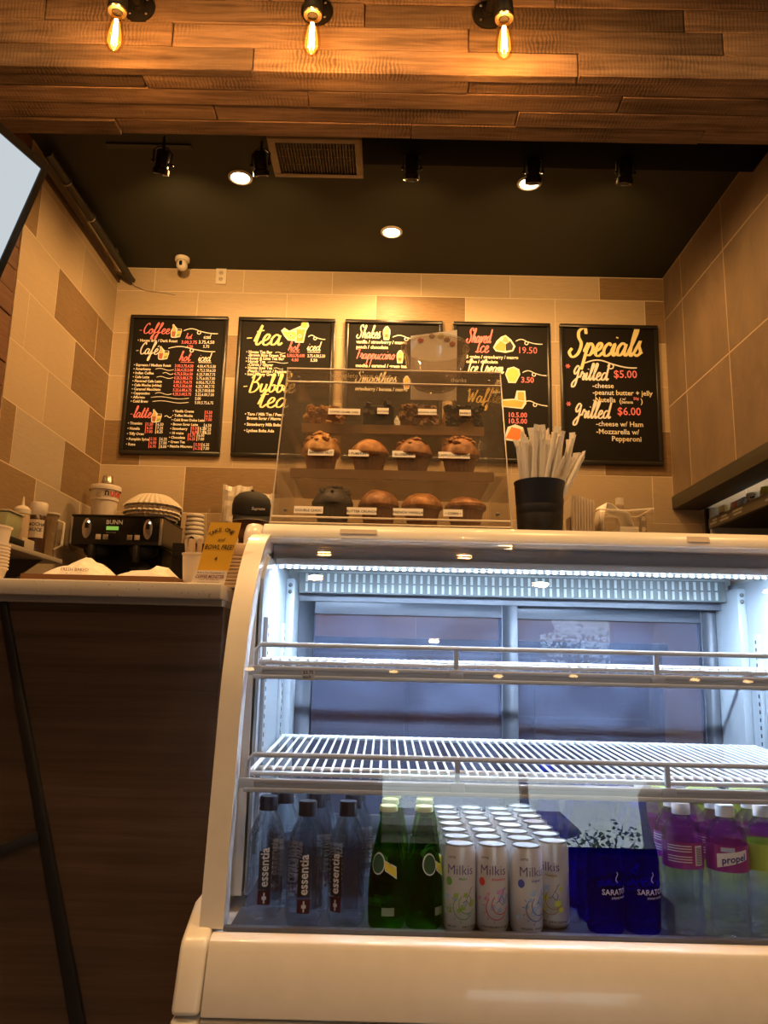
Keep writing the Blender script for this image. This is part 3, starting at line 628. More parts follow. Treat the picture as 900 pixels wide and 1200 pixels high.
# coffee board
t, W, H = boards[0]
script('-Coffee', .034, on(.055, H-.125), CP, t, .2, width=.20)
drink(t, .265, H-.150, .062, 'cups'); flourish(on(), .345, H-.10, .22, .014, CK, t, .006, .45)
line(t, '• House drip / Dark Roast', .026, .055, H-.180, bold=.03); line(t, '3.00,3.75', .030, .335, H-.188, CP); line(t, '4.50', .026, .37, H-.216, CP); line(t, '3.75,4.50', .030, .445, H-.185, CK); line(t, '5.75', .026, .475, H-.213, CK)
script('hot', .017, on(.36, H-.155), CP, t, .2); script('iced', .016, on(.475, H-.152), CK, t, .2)
script('-Café', .038, on(.045, H-.265), CK, t, .2, width=.145); drink(t, .195, H-.300, .062, 'cups'); flourish(on(), .255, H-.222, .30, .014, CK, t, .006, .5)
script('hot', .030, on(.33, H-.305), CP, t, .2); script('iced', .028, on(.45, H-.305), CK, t, .2)
MB().box(.34, .425, DY-.0005, DY, H-.315, H-.311).build('underline', CP, t); MB().box(.455, .535, DY-.0005, DY, H-.315, H-.311).build('underline', CK, t)
its = [('Espresso / Medium Roast', '3.00,3.75,4.50', '4.00,4.75,5.50'), ('Americano', '3.50,4.25,5.00', '4.75,5.50,6.50'), ('Indian Coffee', '', ''), ('Cafe Latte', '4.25,5.00,5.75', '5.75,6.00,7.00'), ('Flavored Cafe Latte', '5.00,5.75,6.75', '6.00,6.75,7.75'), ('Cafe Mocha (white)', '', ''), ('Caramel Macchiato', '5.25,6.00,6.75', '6.25,7.00,8.00'), ('Cappuccino', '4.25,5.00,5.75', '5.25,6.00,7.00'), ('Affogato', '', '5.00'), ('Cold Brew', '', '5.00,5.75,6.75')]
for k, (nm, p1, p2) in enumerate(its):
    z = H-.345-k*.0268
    line(t, '• '+nm, .0235, .045, z, bold=.035)
    x1 = .06+len(nm)*.0125
    if x1 < .26: wavy(on(), x1+.01, .30 if k < 8 else .41, z+.008, .006, CK, t, .004)
    if p1 or k in (2, 5): line(t, p1 or '4.75,5.50,6.50', .027, .305, z-.002, CP, .02, sx=.78)
    if p2 or k in (2, 5): line(t, p2 or '6.25,7.00,7.75', .027, .448, z-.002, CK, .01, sx=.78)
script('-latte', .034, on(.045, H-.685), CP, t, .2, width=.135); drink(t, .185, H-.715, .058, 'cups'); wavy(on(), .265, .31, H-.675, .006, CK, t, .005)
for k, nm in enumerate(['Tiramisu', 'Nutella', 'Tiffy Oreo', 'Pumpkin Spice', 'Rose']): line(t, '• '+nm, .0235, .04, H-.73-k*.034, bold=.035)
for k, nm in enumerate(['Vanilla Creme', 'Toffee Mocha', 'Cold Brew Dolce Latte', 'Brown Sugar Latte', 'Strawberry', '10 grains', 'Chocolate', 'Green Tea', 'Matcha Misugaru']): line(t, '• '+nm, .0225, .315-.002*k, H-.645-k*.0285, bold=.035)
for x, z, mt, l in ((.16, H-.735, CP, ('5.50', '6.25', '7.00')), (.225, H-.735, CK, ('6.50', '7.25', '8.25')), (.19, H-.83, CP, ('5.25', '6.00', '6.95')), (.255, H-.83, CK, ('6.25', '7.00', '8.00')), (.525, H-.65, CP, ('5.50', '6.25', '7.00')), (.525, H-.735, CK, ('6.50', '7.25', '8.25')), (.445, H-.755, CP, ('5.50', '6.00')), (.49, H-.755, CK, ('6.25', '7.00')), (.43, H-.80, CP, ('5.75', '6.25')), (.485, H-.80, CK, ('6.00', '7.00')), (.47, H-.86, CP, ('5.50', '6.25')), (.52, H-.86, CK, ('6.25', '7.00'))):
    for k, s in enumerate(l): line(t, s, .026, x, z-k*.024, mt, .02, sx=.85)
    MB().box(x-.009, x-.005, DY-.0005, DY, z-.024*(len(l)-1)-.004, z+.02).build('bracket', mt, t)
# tea board
t, W, H = boards[1]
script('-tea', .070, on(.045, H-.185), CG, t, .2, width=.235); drink(t, .285, H-.165, .105, 'tea'); flourish(on(), .45, H-.125, .11, .012, CK, t, .006, .4)
script('hot', .030, on(.325, H-.222), CP, t, .2); script('iced', .030, on(.445, H-.218), CK, t, .2)
MB().box(.335, .40, DY-.0005, DY, H-.232, H-.228).build('underline', CP, t); MB().box(.45, .53, DY-.0005, DY, H-.230, H-.226).build('underline', CK, t)
line(t, '3.50,3.75,4.00', .028, .32, H-.262, CP, .03, sx=.72); line(t, '4.50', .028, .35, H-.291, CP); line(t, '3.75,4.50,5.50', .028, .45, H-.262, CK, .02, sx=.72); line(t, '5.50', .028, .47, H-.291, CK)
for k, s in enumerate(['• House Tea Bag', '  -Brown Rice Green Tea', '• Honey & Lime Tea Bag', '• Honey Tea', '  -Citron / Ginger', '• House Iced Tea', '  -Peach / Lemon / Raspberry', '• Iced Honey Green Tea']): line(t, s, .0265, .06, H-.243-k*.0212, bold=.04)
wavy(on(), .245, .31, H-.236, .004, CK, t); wavy(on(), .20, .33, H-.302, .004, CK, t); wavy(on(), .24, .30, H-.342, .004, CK, t)
script('-Bubble', .056, on(.045, H-.50), CG, t, .2, width=.33); script('tea', .062, on(.15, H-.60), CG, t, .2, width=.19)
for z, s in ((H-.655, '• Taro / Milk Tea / Peach'), (H-.682, '  Brown Sugar / Mango'), (H-.722, '• Strawberry Milk Boba'), (H-.762, '• Lychee Boba Ade')): line(t, s, .0265, .075, z, bold=.04)
# shakes board
t, W, H = boards[2]
script('Shakes', .040, on(.075, H-.125), CW, t, .19, width=.15); drink(t, .245, H-.135, .075, 'shake'); flourish(on(), .305, H-.115, .22, .014, CK, t, .006, .4)
line(t, 'vanilla / strawberry / mango', .031, .075, H-.160, bold=.04); line(t, 'peach / chocolate', .031, .075, H-.195, bold=.04)
script('Frappuccino', .034, on(.075, H-.265), CP, t, .19, width=.245); drink(t, .335, H-.29, .07, 'shake')
line(t, 'mocha / caramel / green tea', .031, .075, H-.32, bold=.04); script('Smoothies', .034, on(.075, H-.42), CW, t, .19, width=.26); drink(t, .38, H-.46, .07, 'shake')
line(t, 'strawberry / banana / mango', .031, .075, H-.475, bold=.04)
# shaved ice board
t, W, H = boards[3]
script('Shaved', .044, on(.085, H-.140), CP, t, .2, width=.155); script('Ice', .044, on(.14, H-.205), CP, t, .2, width=.085); drink(t, .255, H-.205, .115, 'ice'); flourish(on(), .40, H-.125, .17, .014, CK, t, .006, .4)
line(t, '19.50', .062, .41, H-.205, CP, .0); line(t, '5 grains / strawberry / mango', .030, .085, H-.245, bold=.04); line(t, 'coffee / chocolate', .030, .085, H-.277, bold=.04)
script('Ice Cream', .044, on(.085, H-.345), CK, t, .2, width=.235); drink(t, .34, H-.405, .115, 'cone'); flourish(on(), .44, H-.335, .16, .014, CK, t, .006, .45); line(t, '3.50', .052, .43, H-.400, CP)
script('Waffle', .044, on(.085, H-.54), flat('chalk_ochre', (.6, .42, .10)), t, .19); drink(t, .33, H-.575, .12, 'waffle'); flourish(on(), .44, H-.535, .17, .014, CK, t, .006, .45)
line(t, '10.5.00', .045, .345, H-.63, CP); line(t, '10.5.00', .045, .345, H-.67, CP); drink(t, .32, H-.79, .12, 'dots')
# specials board
t, W, H = boards[4]
script('Specials', .085, on(.055, H-.215), CG, t, .22, slant=.2, rise=.02, width=.46); flourish(on(), .155, H-.262, .33, .022, CK, t, .009, .5)
for z in (H-.285, H-.535):
    for q in range(3): MB().cbox((.048, DY-.0005, z), (.030, .0006, .006), Matrix.Rotation(q*pi/3, 3, 'Y')).build('asterisk', CP, t)
script('Grilled', .050, on(.065, H-.375), CK, t, .22, width=.235); line(t, '$5.00', .072, .335, H-.355, CP, .01)
for s, x, z in (('-cheese', .20, H-.425), ('-peanut butter + jelly', .20, H-.470), ('-Nutella', .20, H-.518), ('(', .365, H-.522), (')', .50, H-.522)): line(t, s, .046, x, z, CW, .015, sx=.95)
line(t, 'w/', .024, .385, H-.503, CW); line(t, 'banana', .028, .380, H-.524, CW); line(t, '50¢', .026, .455, H-.500, CP, .03)
script('Grilled', .050, on(.07, H-.625), CK, t, .22, width=.235); line(t, '$6.00', .072, .35, H-.600, CP, .01)
for s, x, z in (('-cheese w/ Ham', .215, H-.675), ('-Mozzarella w/', .215, H-.725), ('Pepperoni', .31, H-.770)): line(t, s, .046, x, z, CW, .015, sx=.98)
flush()

# ================================================================== DISPLAY FRIDGE
FX0, FX1 = -.272, .858            # side frames
IX0, IX1 = -.236, .822            # inner faces
ZD = .587
PROF = [(1.281, .600), (1.292, .68), (1.303, .76), (1.316, .85), (1.331, .95), (1.347, 1.01), (1.366, 1.06), (1.390, 1.104), (1.418, 1.143), (1.450, 1.180), (1.482, 1.209), (1.515, 1.229), (1.548, 1.242), (1.590, 1.252)]
fg = thing('display_fridge', 'white curved glass refrigerated display case stocked with drinks', 'display fridge', (.293, 1.6, 0))
O = Vector((-.293, -1.6, 0))
def F(mb, name, mt, parent=None, **k):       # world-coordinate mesh as a part of the fridge
    mb.v = [(v[0]+O.x, v[1]+O.y, v[2]) for v in mb.v]; return mb.build(name, mt, parent or fg, **k)
EN = M['white_enamel']
F(MB().box(-.285, .871, 1.262, 1.98, .10, .5745), 'base', EN, bevel=.006)
F(MB().box(-.25, .84, 1.30, 1.94, 0, .10), 'plinth', M['black'])
F(MB().prism([(1.214, .503), (1.2445, .586), (1.249, .594), (1.262, .598), (1.275, .598), (1.275, .503)], 'x', -.2505, .8365), 'front_panel', EN, bevel=.003)
F(MB().prism([(1.222, .14), (1.216, .493), (1.214, .4985), (1.275, .4985), (1.275, .14)], 'x', -.2505, .8365), 'lower_panel', EN, bevel=.003)
for x0, x1 in ((-.293, -.2520), (.838, .879)):
    F(MB().prism([(1.215, .503), (1.245, .582), (1.252, .592), (1.262, .597), (1.33, .625), (1.42, .625), (1.42, .503)], 'x', x0, x1), 'corner_trim', EN, bevel=.007, bseg=3)
    F(MB().prism([(1.222, .12), (1.216, .4985), (1.42, .4985), (1.42, .12)], 'x', x0, x1), 'corner_post', EN, bevel=.006, bseg=3)
def offs(prof, d):
    out = []
    for i, p in enumerate(prof):
        q0, q1 = prof[max(i-1, 0)], prof[min(i+1, len(prof)-1)]; t_ = Vector((q1[0]-q0[0], q1[1]-q0[1])).normalized()
        out.append((p[0]-t_.y*d, p[1]+t_.x*d))
    return out
def strip(prof, d0, d1, x0, x1):
    A, B = offs(prof, d0), offs(prof, d1); return MB().prism(A+B[::-1], 'x', x0, x1)
def stripq(prof, d0, d1, x0, x1):  # quads all round
    A, B = offs(prof, d0), offs(prof, d1); n_ = len(prof); mb = MB()
    vs = [(x, p[0], p[1]) for x in (x0, x1) for p in A+B]
    fs = []
    for i in range(n_-1):
        fs += [(i, i+1, 2*n_+i+1, 2*n_+i), (n_+i, 3*n_+i, 3*n_+i+1, n_+i+1), (i, n_+i, n_+i+1, i+1), (2*n_+i, 2*n_+i+1, 3*n_+i+1, 3*n_+i)]
    fs += [(0, 2*n_, 3*n_, n_), (n_-1, 2*n_-1, 4*n_-1, 3*n_-1)]
    return mb.add(vs, fs)
fine = []
for i in range(len(PROF)-1):
    for k in range(3): t_ = k/3; fine.append(None)
pts = spline([(p[0], p[1]) for p in PROF], 3); fine = [(p.x, p.y) for p in pts]
F(stripq(fine, .006, -.030, FX0, IX0), 'side_frame', EN, smooth=True)
F(stripq(fine, .006, -.030, IX1, FX1), 'side_frame', EN, smooth=True)
F(stripq(fine, .003, -.003, IX0, IX1), 'front_glass', M['glass'], smooth=True)
F(MB().box(IX0, IX1, 1.277, 1.290, .597, .603), 'glass_track', M['dark_frame'])
# outer side panels with a glazed front part
sp = [(1.30, .60), (1.45, .60), (1.45, 1.16), (1.40, 1.11), (1.36, 1.02), (1.33, .90)]
for x in (-.262, .846):
    F(MB().prism([(1.45, .60), (1.97, .60), (1.97, 1.235), (1.53, 1.235), (1.45, 1.16)], 'x', x-.006, x+.022), 'side_panel', EN)
    F(MB().prism(sp, 'x', x+.004, x+.009), 'side_glass', M['glass'])
for s_, x in ((1, IX0), (-1, IX1)):
    # liner, rear jamb with screws, slotted pilaster
    xa, xb = sorted((x, x+s_*.006))
    F(MB().prism([(1.455, .60), (1.95, .60), (1.95, 1.2), (1.52, 1.2), (1.455, 1.15)], 'x', xa, xb), 'liner', M['white_liner'])
    xa, xb = sorted((x+s_*.006, x+s_*.026)); j = F(MB().box(xa, xb, 1.78, 1.945, .60, 1.185), 'jamb', M['white_liner'], bevel=.003)
    for zz in (1.155, 1.17): F(MB().sphere((x+s_*.016, 1.779, zz), .005, 8, 6), 'screw', M['steel_dark'], j, smooth=True)
    for yy in (1.48, 1.72):
        xa, xb = sorted((x+s_*.006, x+s_*.014)); p_ = F(MB().box(xa, xb, yy, yy+.022, .66, 1.08), 'pilaster', M['white_liner'], bevel=.001)
        sl = MB()
        for k in range(24): sl.box(*sorted((x+s_*.0138, x+s_*.0146)), yy+.008, yy+.013, .68+k*.0165, .688+k*.0165)
        F(sl, 'slots', M['ink'], p_)
# rear: air grille, dark sliding doors
F(MB().box(IX0, IX1, 1.87, 1.95, 1.15, 1.235), 'rear_header', M['header'])
gr_ = F(MB().box(IX0+.03, IX1-.03, 1.83, 1.845, 1.158, 1.206), 'air_grille', flat('grille_plate', (.10, .112, .115), .4))
gs = MB()
for k in range(58):
    for zz in (1.161, 1.184): gs.box(IX0+.045+k*.0168, IX0+.0505+k*.0168, 1.826, 1.8305, zz, zz+.019)
F(gs, 'louvre', flat('louvre_white', (.50, .54, .55)), gr_)
DX = .293
def door(x0, x1, y):
    f = .038
    d = F(MB().box(x0, x0+f, y, y+.02, .62, 1.15).box(x1-f, x1, y, y+.02, .62, 1.15).box(x0+f, x1-f, y, y+.02, 1.112, 1.15).box(x0+f, x1-f, y, y+.02, .62, .66), 'sliding_door', M['dark_frame'], bevel=.002)
    F(MB().box(x0+f, x1-f, y+.008, y+.012, .66, 1.112), 'pane', M['door_glass'], d)
    return d
door(IX0+.026, DX+.02, 1.875); door(DX-.02, IX1-.026, 1.90)
F(MB().box(IX0+.02, IX1-.02, 1.868, 1.93, .60, .622), 'door_track', M['dark_frame'])
F(MB().box(IX0+.02, IX1-.02, 1.868, 1.93, 1.142, 1.160), 'door_track', M['dark_frame'])
F(MB().box(IX0, IX1, 1.277, 1.95, .575, ZD), 'display_deck', M['deck'])
# top: header under the roof, LED strip, roof deck, front top rail
F(MB().prism([(1.60, 1.190), (1.60, 1.236), (1.87, 1.236), (1.87, 1.215)], 'x', IX0, IX1), 'top_liner', M['header'])
lr = F(MB().box(IX0+.012, IX1-.012, 1.563, 1.600, 1.190, 1.204), 'light_rail', M['white_liner'], bevel=.002)
F(MB().box(IX0+.018, IX1-.018, 1.580, 1.598, 1.1882, 1.1899), 'led_strip', M['led'], lr)
F(MB().box(IX0+.014, IX1-.014, 1.5735, 1.5775, 1.1845, 1.1899), 'led_lip', M['white_liner'], lr)
ld = MB()
for k in range(70): ld.cbox((IX0+.022+k*.01455, 1.5733, 1.1858), (.0058, .0024, .0026))
F(ld, 'led_bead', M['led_bead'], lr)
F(MB().prism([(1.553, 1.243), (1.558, 1.262), (1.572, 1.274), (1.60, 1.277), (1.66, 1.277), (1.66, 1.238), (1.575, 1.236)], 'x', -.255, .841), 'top_rail', EN, bevel=.004, bseg=3)
for x0, x1 in ((-.292, -.2555), (.8415, .878)):
    F(MB().prism([(1.545, 1.225), (1.552, 1.258), (1.572, 1.274), (1.60, 1.277), (1.66, 1.277), (1.66, 1.20), (1.56, 1.20)], 'x', x0, x1), 'rail_cap', EN, bevel=.012, bseg=3)
F(MB().box(-.285, .871, 1.66, 1.98, 1.237, 1.277), 'roof', EN, bevel=.005)
st = F(MB().cbox((-.06, 1.5562, 1.2595), (.075, .0008, .010), Matrix.Rotation(radians(-20), 3, 'X')), 'sticker', flat('sticker_tan', (.62, .52, .42)))
st = F(MB().cbox((.625, 1.5562, 1.2595), (.045, .0008, .012), Matrix.Rotation(radians(-20), 3, 'X')), 'sticker', M['sticker_tan'])
# wire shelves
def shelf(zw, zb, yf, yb):
    x0, x1 = -.222, .810
    root = F(MB().tube([(x0, yf, zw-.006), (x1, yf, zw-.006)], .004, 8).tube([(x0, yb, zb), (x1, yb, zb)], .005, 8).tube([(x0+.003, yf, zw-.004), (x0+.003, yb, zb)], .004, 8).tube([(x1-.003, yf, zw-.004), (x1-.003, yb, zb)], .004, 8)
             .tube([(x0, (yf+yb)/2, (zw+zb)/2-.006), (x1, (yf+yb)/2, (zw+zb)/2-.006)], .0035, 8).tube([(x0, yf+.07, zw-.006), (x1, yf+.07, zw-.006)], .0035, 8), 'wire_shelf', M['white_coat'], smooth=True)
    g = MB(); nw = 64
    for k in range(nw):
        x = x0+.008+k*(x1-x0-.016)/(nw-1); g.tube([(x, yf-.002, zw-.010), (x, yf+.002, zw), (x, yb, zb+.004)], .0022, 6)
    F(g, 'wire_grid', M['white_coat'], root, smooth=True)
    # front fence: two bars, posts, label channel
    fn = MB(); zt = zw+.024
    fn.tube([(x0, yf-.006, zw-.012), (x0, yf-.006, zt-.008), (x0+.008, yf-.006, zt), (x1-.008, yf-.006, zt), (x1, yf-.006, zt-.008), (x1, yf-.006, zw-.012)], .0042, 8)
    for k in (1, 2): x = x0+k*(x1-x0)/3; fn.box(x-.004, x+.004, yf-.0095, yf-.003, zw-.012, zt)
    F(fn, 'fence', M['grey_rail'], root, smooth=True)
    ch = MB().box(x0-.004, x1+.004, yf-.012, yf-.004, zw-.020, zw-.013).box(x0-.004, x1+.004, yf-.014, yf-.003, zw-.034, zw-.027)
    ch.box(x0-.004, x1+.004, yf-.0085, yf-.0045, zw-.028, zw-.012)
    for k in range(4): x = x0+k*(x1-x0)/3; ch.box(x-.012, x+.012, yf-.0125, yf-.0082, zw-.028, zw-.012)
    F(ch, 'label_channel', M['grey_rail'], root, bevel=.0015)
    return root
s1 = shelf(1.003, 1.003, 1.375, 1.765); s2 = shelf(.823, .838, 1.345, 1.765)
tg = F(MB().box(-.142, -.120, 1.3585, 1.3605, .968, .985), 'price_tag', flat('tag_grey', (.55, .52, .50)), s1)
for zz, s in ((.979, '$3.75'), (.9715, 'each')): T(s, .008, (lambda z0: lambda u, v: Vector((-.140+u+O.x, 1.3582+O.y, z0+v)))(zz), M['ink'], tg, bold=.02)
flush()

# ================================================================== DRINKS
def wrap(r, ang0, z0, rot=False):
    """text on a cylinder of radius r, facing -y; rot: reading upwards"""
    def fn(u, v):
        if rot: u, v = -v, u
        a_ = -pi/2+ang0+u/r; return Vector((r*cos(a_), r*sin(a_), z0+v))
    return fn
def patch(r, a0, a1, z0, z1, n=8):
    vs = []; fs = []
    for k in range(n+1):
        g = -pi/2+a0+(a1-a0)*k/n
        for z in (z0, z1): vs.append((r*cos(g), r*sin(g), z))
    for k in range(n): fs.append((2*k, 2*k+2, 2*k+3, 2*k+1))
    return MB().add(vs, fs)
M['water'] = bottle_glass('water_bottle_plastic', (.97, .98, 1.0), 1.22, .62)
M['green_glass'] = bottle_glass('green_glass', (.42, .72, .30), 1.35, .5, (.30, .62, .20))
M['blue_glass'] = bottle_glass('cobalt_glass', (.07, .09, .85), 1.35, .5, (.06, .07, .80))
M['capblack'] = mat('black_cap', (.022, .022, .035), .35)
M['capwhite'] = mat('white_cap', (.80, .83, .88), .4)
R_ = .0302
# -- clear water bottle, black cap
pb = thing('water_bottle', 'x', 'bottle', (0, 0, ZD))
MB().lathe([(.0001, .006), (.018, .003), (.024, 0), (.028, .004), (R_, .014), (R_, .040), (R_*.985, .043), (R_, .046), (R_, .108), (R_*.985, .111), (R_, .114), (.0296, .124), (.0265, .136), (.021, .149), (.0155, .159), (.0135, .164), (.0135, .170), (.0001, .170)], 24).build('body', M['water'], pb, smooth=True)
MB().lathe([(.0001, .1655), (.0152, .1655), (.0152, .170), (.0148, .171), (.0150, .186), (.0138, .188), (.0001, .188)], 26, flute=.012, nfl=13).build('cap', M['capblack'], pb, smooth=True)
lb = patch(R_+.0006, -.33, .33, .048, .106).build('label', flat('label_black', (.012, .012, .015), .4), pb)
patch(R_+.0006, -.33, .33, .024, .0455).build('label', flat('label_maroon', (.075, .008, .012), .4), pb)
patch(R_+.001, -.10, .13, .032, .037).build('cross', flat('print_white', (.82, .82, .84)), lb); patch(R_+.001, -.025, .055, .0265, .0425).build('cross', M['print_white'], lb)
T('essentia', .0205, wrap(R_+.001, .18, .051, True), M['print_white'], lb, bold=.02, sx=.92)
b2 = patch(R_+.0004, .42, 1.25, .030, .106).build('back_print', thin_glass('printed_film', (.45, .45, .5), haze=.10, hazecol=(.3, .3, .34)), pb)
flush()
WB = [(-.192, 1.392, .10, 'clear water bottle with black label, front row beside the side frame'), (-.122, 1.352, .05, 'clear water bottle with black label, front row, middle one of three'), (-.0555, 1.360, -.55, 'clear water bottle with black label, front row beside the green bottles')]
WR = [(-.172, 1.462), (-.192, 1.535), (-.183, 1.605), (-.1135, 1.430), (-.1095, 1.505), (-.117, 1.575), (-.0500, 1.432), (-.0456, 1.502), (-.055, 1.572)]
def place(proto, first, x, y, rz, lab, group):
    o = proto if first else copy_tree(proto)
    o.location = (x, y, ZD); o.rotation_euler = (0, 0, rz); tag(o, lab, None, group); return o
for i, (x, y, rz, lab) in enumerate(WB): place(pb, i == 0, x, y, rz, lab, 'clear water bottles with black caps')
for x, y in WR: place(pb, False, x, y, random.uniform(-.9, .9), 'clear water bottle with black cap standing behind the front row', 'clear water bottles with black caps')
# -- green mineral water bottle
pg = thing('green_bottle', 'x', 'bottle', (0, 0, ZD))
MB().lathe([(.0001, .006), (.022, .002), (.027, 0), (.0295, .005), (.0305, .03), (.0300, .065), (.0272, .095), (.0215, .125), (.0160, .148), (.0135, .158), (.0128, .166), (.0145, .168), (.0145, .171), (.0128, .173), (.0128, .177), (.0001, .177)], 24).build('body', M['green_glass'], pg, smooth=True)
MB().lathe([(.0001, .1745), (.0150, .1745), (.0155, .178), (.0140, .183), (.0001, .184)], 24, flute=.03, nfl=21).build('cap', flat('cap_yellow_green', (.72, .78, .30), .35, metal=.2), pg, smooth=True)
def surf(prof, ang, z, e=.0012):
    for (r0_, z0_), (r1_, z1_) in zip(prof[:-1], prof[1:]):
        if z0_ <= z <= z1_ and z1_ > z0_: r = r0_+(r1_-r0_)*(z-z0_)/(z1_-z0_)+e; return Vector((r*cos(-pi/2+ang), r*sin(-pi/2+ang), z))
    return Vector((0, 0, z))
GP_ = [(.0305, .03), (.0300, .065), (.0272, .095), (.0215, .125), (.0160, .148)]
def gpatch(poly, e, mt, parent, name): mb = MB(); mb.add([surf(GP_, a_, z, e) for a_, z in poly], [tuple(range(len(poly)))]); return mb.build(name, mt, parent)
rl = gpatch([(-.45+.42*cos(k*pi/8), .098+.0165*sin(k*pi/8)) for k in range(16)], .0016, M['print_white'], pg, 'round_label')
gpatch([(-.45+.36*cos(k*pi/8), .098+.0142*sin(k*pi/8)) for k in range(16)], .0022, flat('label_green', (.03, .10, .04)), rl, 'label_face')
dl = gpatch([(-.12, .104), (.62, .094), (.62, .076), (-.02, .088)], .0018, M['print_white'], pg, 'diamond_label')
gpatch([(-.08, .1025), (.58, .0925), (.58, .078), (.0, .0895)], .0024, flat('label_lemon', (.80, .66, .06)), dl, 'label_face')
bk = patch(.0312, -.15, .5, .022, .034).build('small_print', flat('print_grey', (.32, .36, .30)), pg)
GB = [(.0105, 1.358), (.070, 1.362)]
glab = ['green glass bottle with round and yellow labels, front row beside the clear bottles', 'green glass bottle, front row beside the white cans']
k = 0
for i, (x, y) in enumerate(GB): place(pg, k == 0, x, y, (-.1, .75)[i], glab[i], 'green glass bottles'); k += 1
for i in range(2):
    for r in range(1, 4): place(pg, False, GB[i][0]+.004*r, GB[i][1]+.0635*r, random.uniform(-1, 1), 'green glass bottle with yellow cap standing behind the front row', 'green glass bottles')
# -- slim white cans, four flavours
def can(kind, c1, c2, flavour, sub):
    t = thing('drink_can', 'x', 'can', (0, 0, ZD)); r = .0258
    MB().lathe([(.0001, .004), (.017, .003), (.020, 0), (.022, .001), (r, .009), (r, .119), (.0232, .1275), (.0228, .1295)], 26).build('body', flat('can_white', (.74, .76, .80), .3, metal=.25), t, smooth=True)
    ld_ = MB().lathe([(.0001, .1262), (.0195, .1262), (.0205, .1275), (.0215, .1312), (.0232, .1312), (.0235, .1295), (.0228, .1285)], 26, cap=False).build('lid', M['steel'], t, smooth=True)
    MB().lathe([(.004, .1268), (.0075, .1268), (.0075, .128), (.004, .128)], 12, (0, -.004, 0), sx=.8).build('tab', M['steel'], ld_)
    e = r+.0006
    def cp(poly, mt, d=0, name='drawing'):
        P = []
        for u, z in poly: g = -pi/2+u/e; P.append(((e+d)*cos(g), (e+d)*sin(g), z))
        MB().add(P, [tuple(range(len(P)))]).build(name, mt, t)
    rr = random.Random(kind)
    for q in range(13):
        cx, cz = rr.uniform(-.026, .026), rr.uniform(.028, .064); s_ = rr.uniform(.004, .0075); g = rr.uniform(.4, .9)
        cp([(cx+s_*cos(g), cz+s_*sin(g)), (cx-s_*sin(g)*.8, cz+s_*cos(g)*.8), (cx-s_*cos(g), cz-s_*sin(g)), (cx+s_*sin(g)*.8, cz-s_*cos(g)*.8)], c1 if q % 3 else flat('can_blue_pale', (.45, .60, .86)), .0001*(q % 4))
    # crescent drawing with dashes round it
    mb = MB(); fn = lambda u, z: Vector(((e+.0007)*cos(-pi/2+u/e), (e+.0007)*sin(-pi/2+u/e), z))
    ribbon(mb, [Vector((.004+.0165*cos(pi*.75+k*pi*1.08/12), .040+.0175*sin(pi*.75+k*pi*1.08/12))) for k in range(13)], .0012, fn)
    ribbon(mb, [Vector((.010+.0135*cos(pi*.72+k*pi*1.1/12), .045+.0145*sin(pi*.72+k*pi*1.1/12))) for k in range(13)], .0012, fn)
    for k in range(5): g = pi*.8+k*.5; ribbon(mb, [Vector((.004+q*cos(g), .040+q*sin(g))) for q in (.0195, .0235)], .0011, fn)
    mb.build('drawing', c2, t)
    mb = MB(); bl = flat('can_blue', (.10, .14, .42))
    ribbon(mb, [Vector(p) for p in ((.008, .05), (.012, .058), (.017, .052), (.014, .044), (.008, .05), (.003, .047))], .0013, fn); ribbon(mb, [Vector((.013, .058)), Vector((.016, .066)), Vector((.020, .069))], .0011, fn); mb.build('drawing', bl, t)
    T('LOTTE', .0042, wrap(e+.0005, -.80, .1115), M['ink'], t, bold=.02)
    T('Milkis', .0205, wrap(e+.0007, -.88, .088), flat('can_navy', (.13, .11, .34)), t, bold=-.005, sx=.95, cut=.004)
    T(flavour, .0052, wrap(e+.0007, -.15, .080), c2, t, bold=.02, shear=.2)
    cp([(-.020+.0055*cos(k*pi/5), .077+.0065*sin(k*pi/5)) for k in range(10)], c2, .0004)
    T(sub, .0042, wrap(e+.0007, -.80, .0105), M['ink'], t, bold=.01); T('8.45 FL OZ(250mL)', .0040, wrap(e+.0007, .08, .0105), M['ink'], t, bold=.02)
    return t
FLV = [('melon', flat('can_green', (.38, .62, .14)), flat('can_green_line', (.16, .42, .08)), 'Melon', 'MELON'), ('strawberry', flat('can_pink', (.72, .42, .72)), flat('can_red_line', (.70, .05, .06)), 'Strawberry', 'STRAWBERRY'),
       ('plain', flat('can_sky', (.42, .62, .82)), flat('can_blue_line', (.08, .12, .55)), 'original', 'ORIGINAL'), ('pine', flat('can_lime', (.70, .74, .10)), flat('can_brown_line', (.45, .22, .04)), 'Pineapple', 'PINEAPPLE')]
CX = [.127, .1795, .2335, .2845]; CY = [1.345, 1.347, 1.343, 1.380]
CL = ['slim white can with green pattern, front row beside the green bottles', 'slim white can with pink pattern, front row', 'slim white can with pale blue pattern, front row', 'slim white can with yellow-green pattern, front row beside the blue bottles']
CB = ['slim white can behind the green patterned can', 'slim white can behind the pink patterned can', 'slim white can behind the pale blue patterned can', 'slim white can behind the yellow-green patterned can']
cans = [can(*f) for f in FLV]; flush()
for c, x, y, lab, bl in zip(cans, CX, CY, CL, CB):
    place(c, True, x, y, random.uniform(-.1, .1), lab, 'slim white drink cans')
    for r in range(1, 7): place(c, False, x+random.uniform(-.0003, .0003), y+.0535*r, random.uniform(-1, 1), bl, 'slim white drink cans')
cans[2].rotation_euler.z = .30; cans[3].rotation_euler.z = -.55
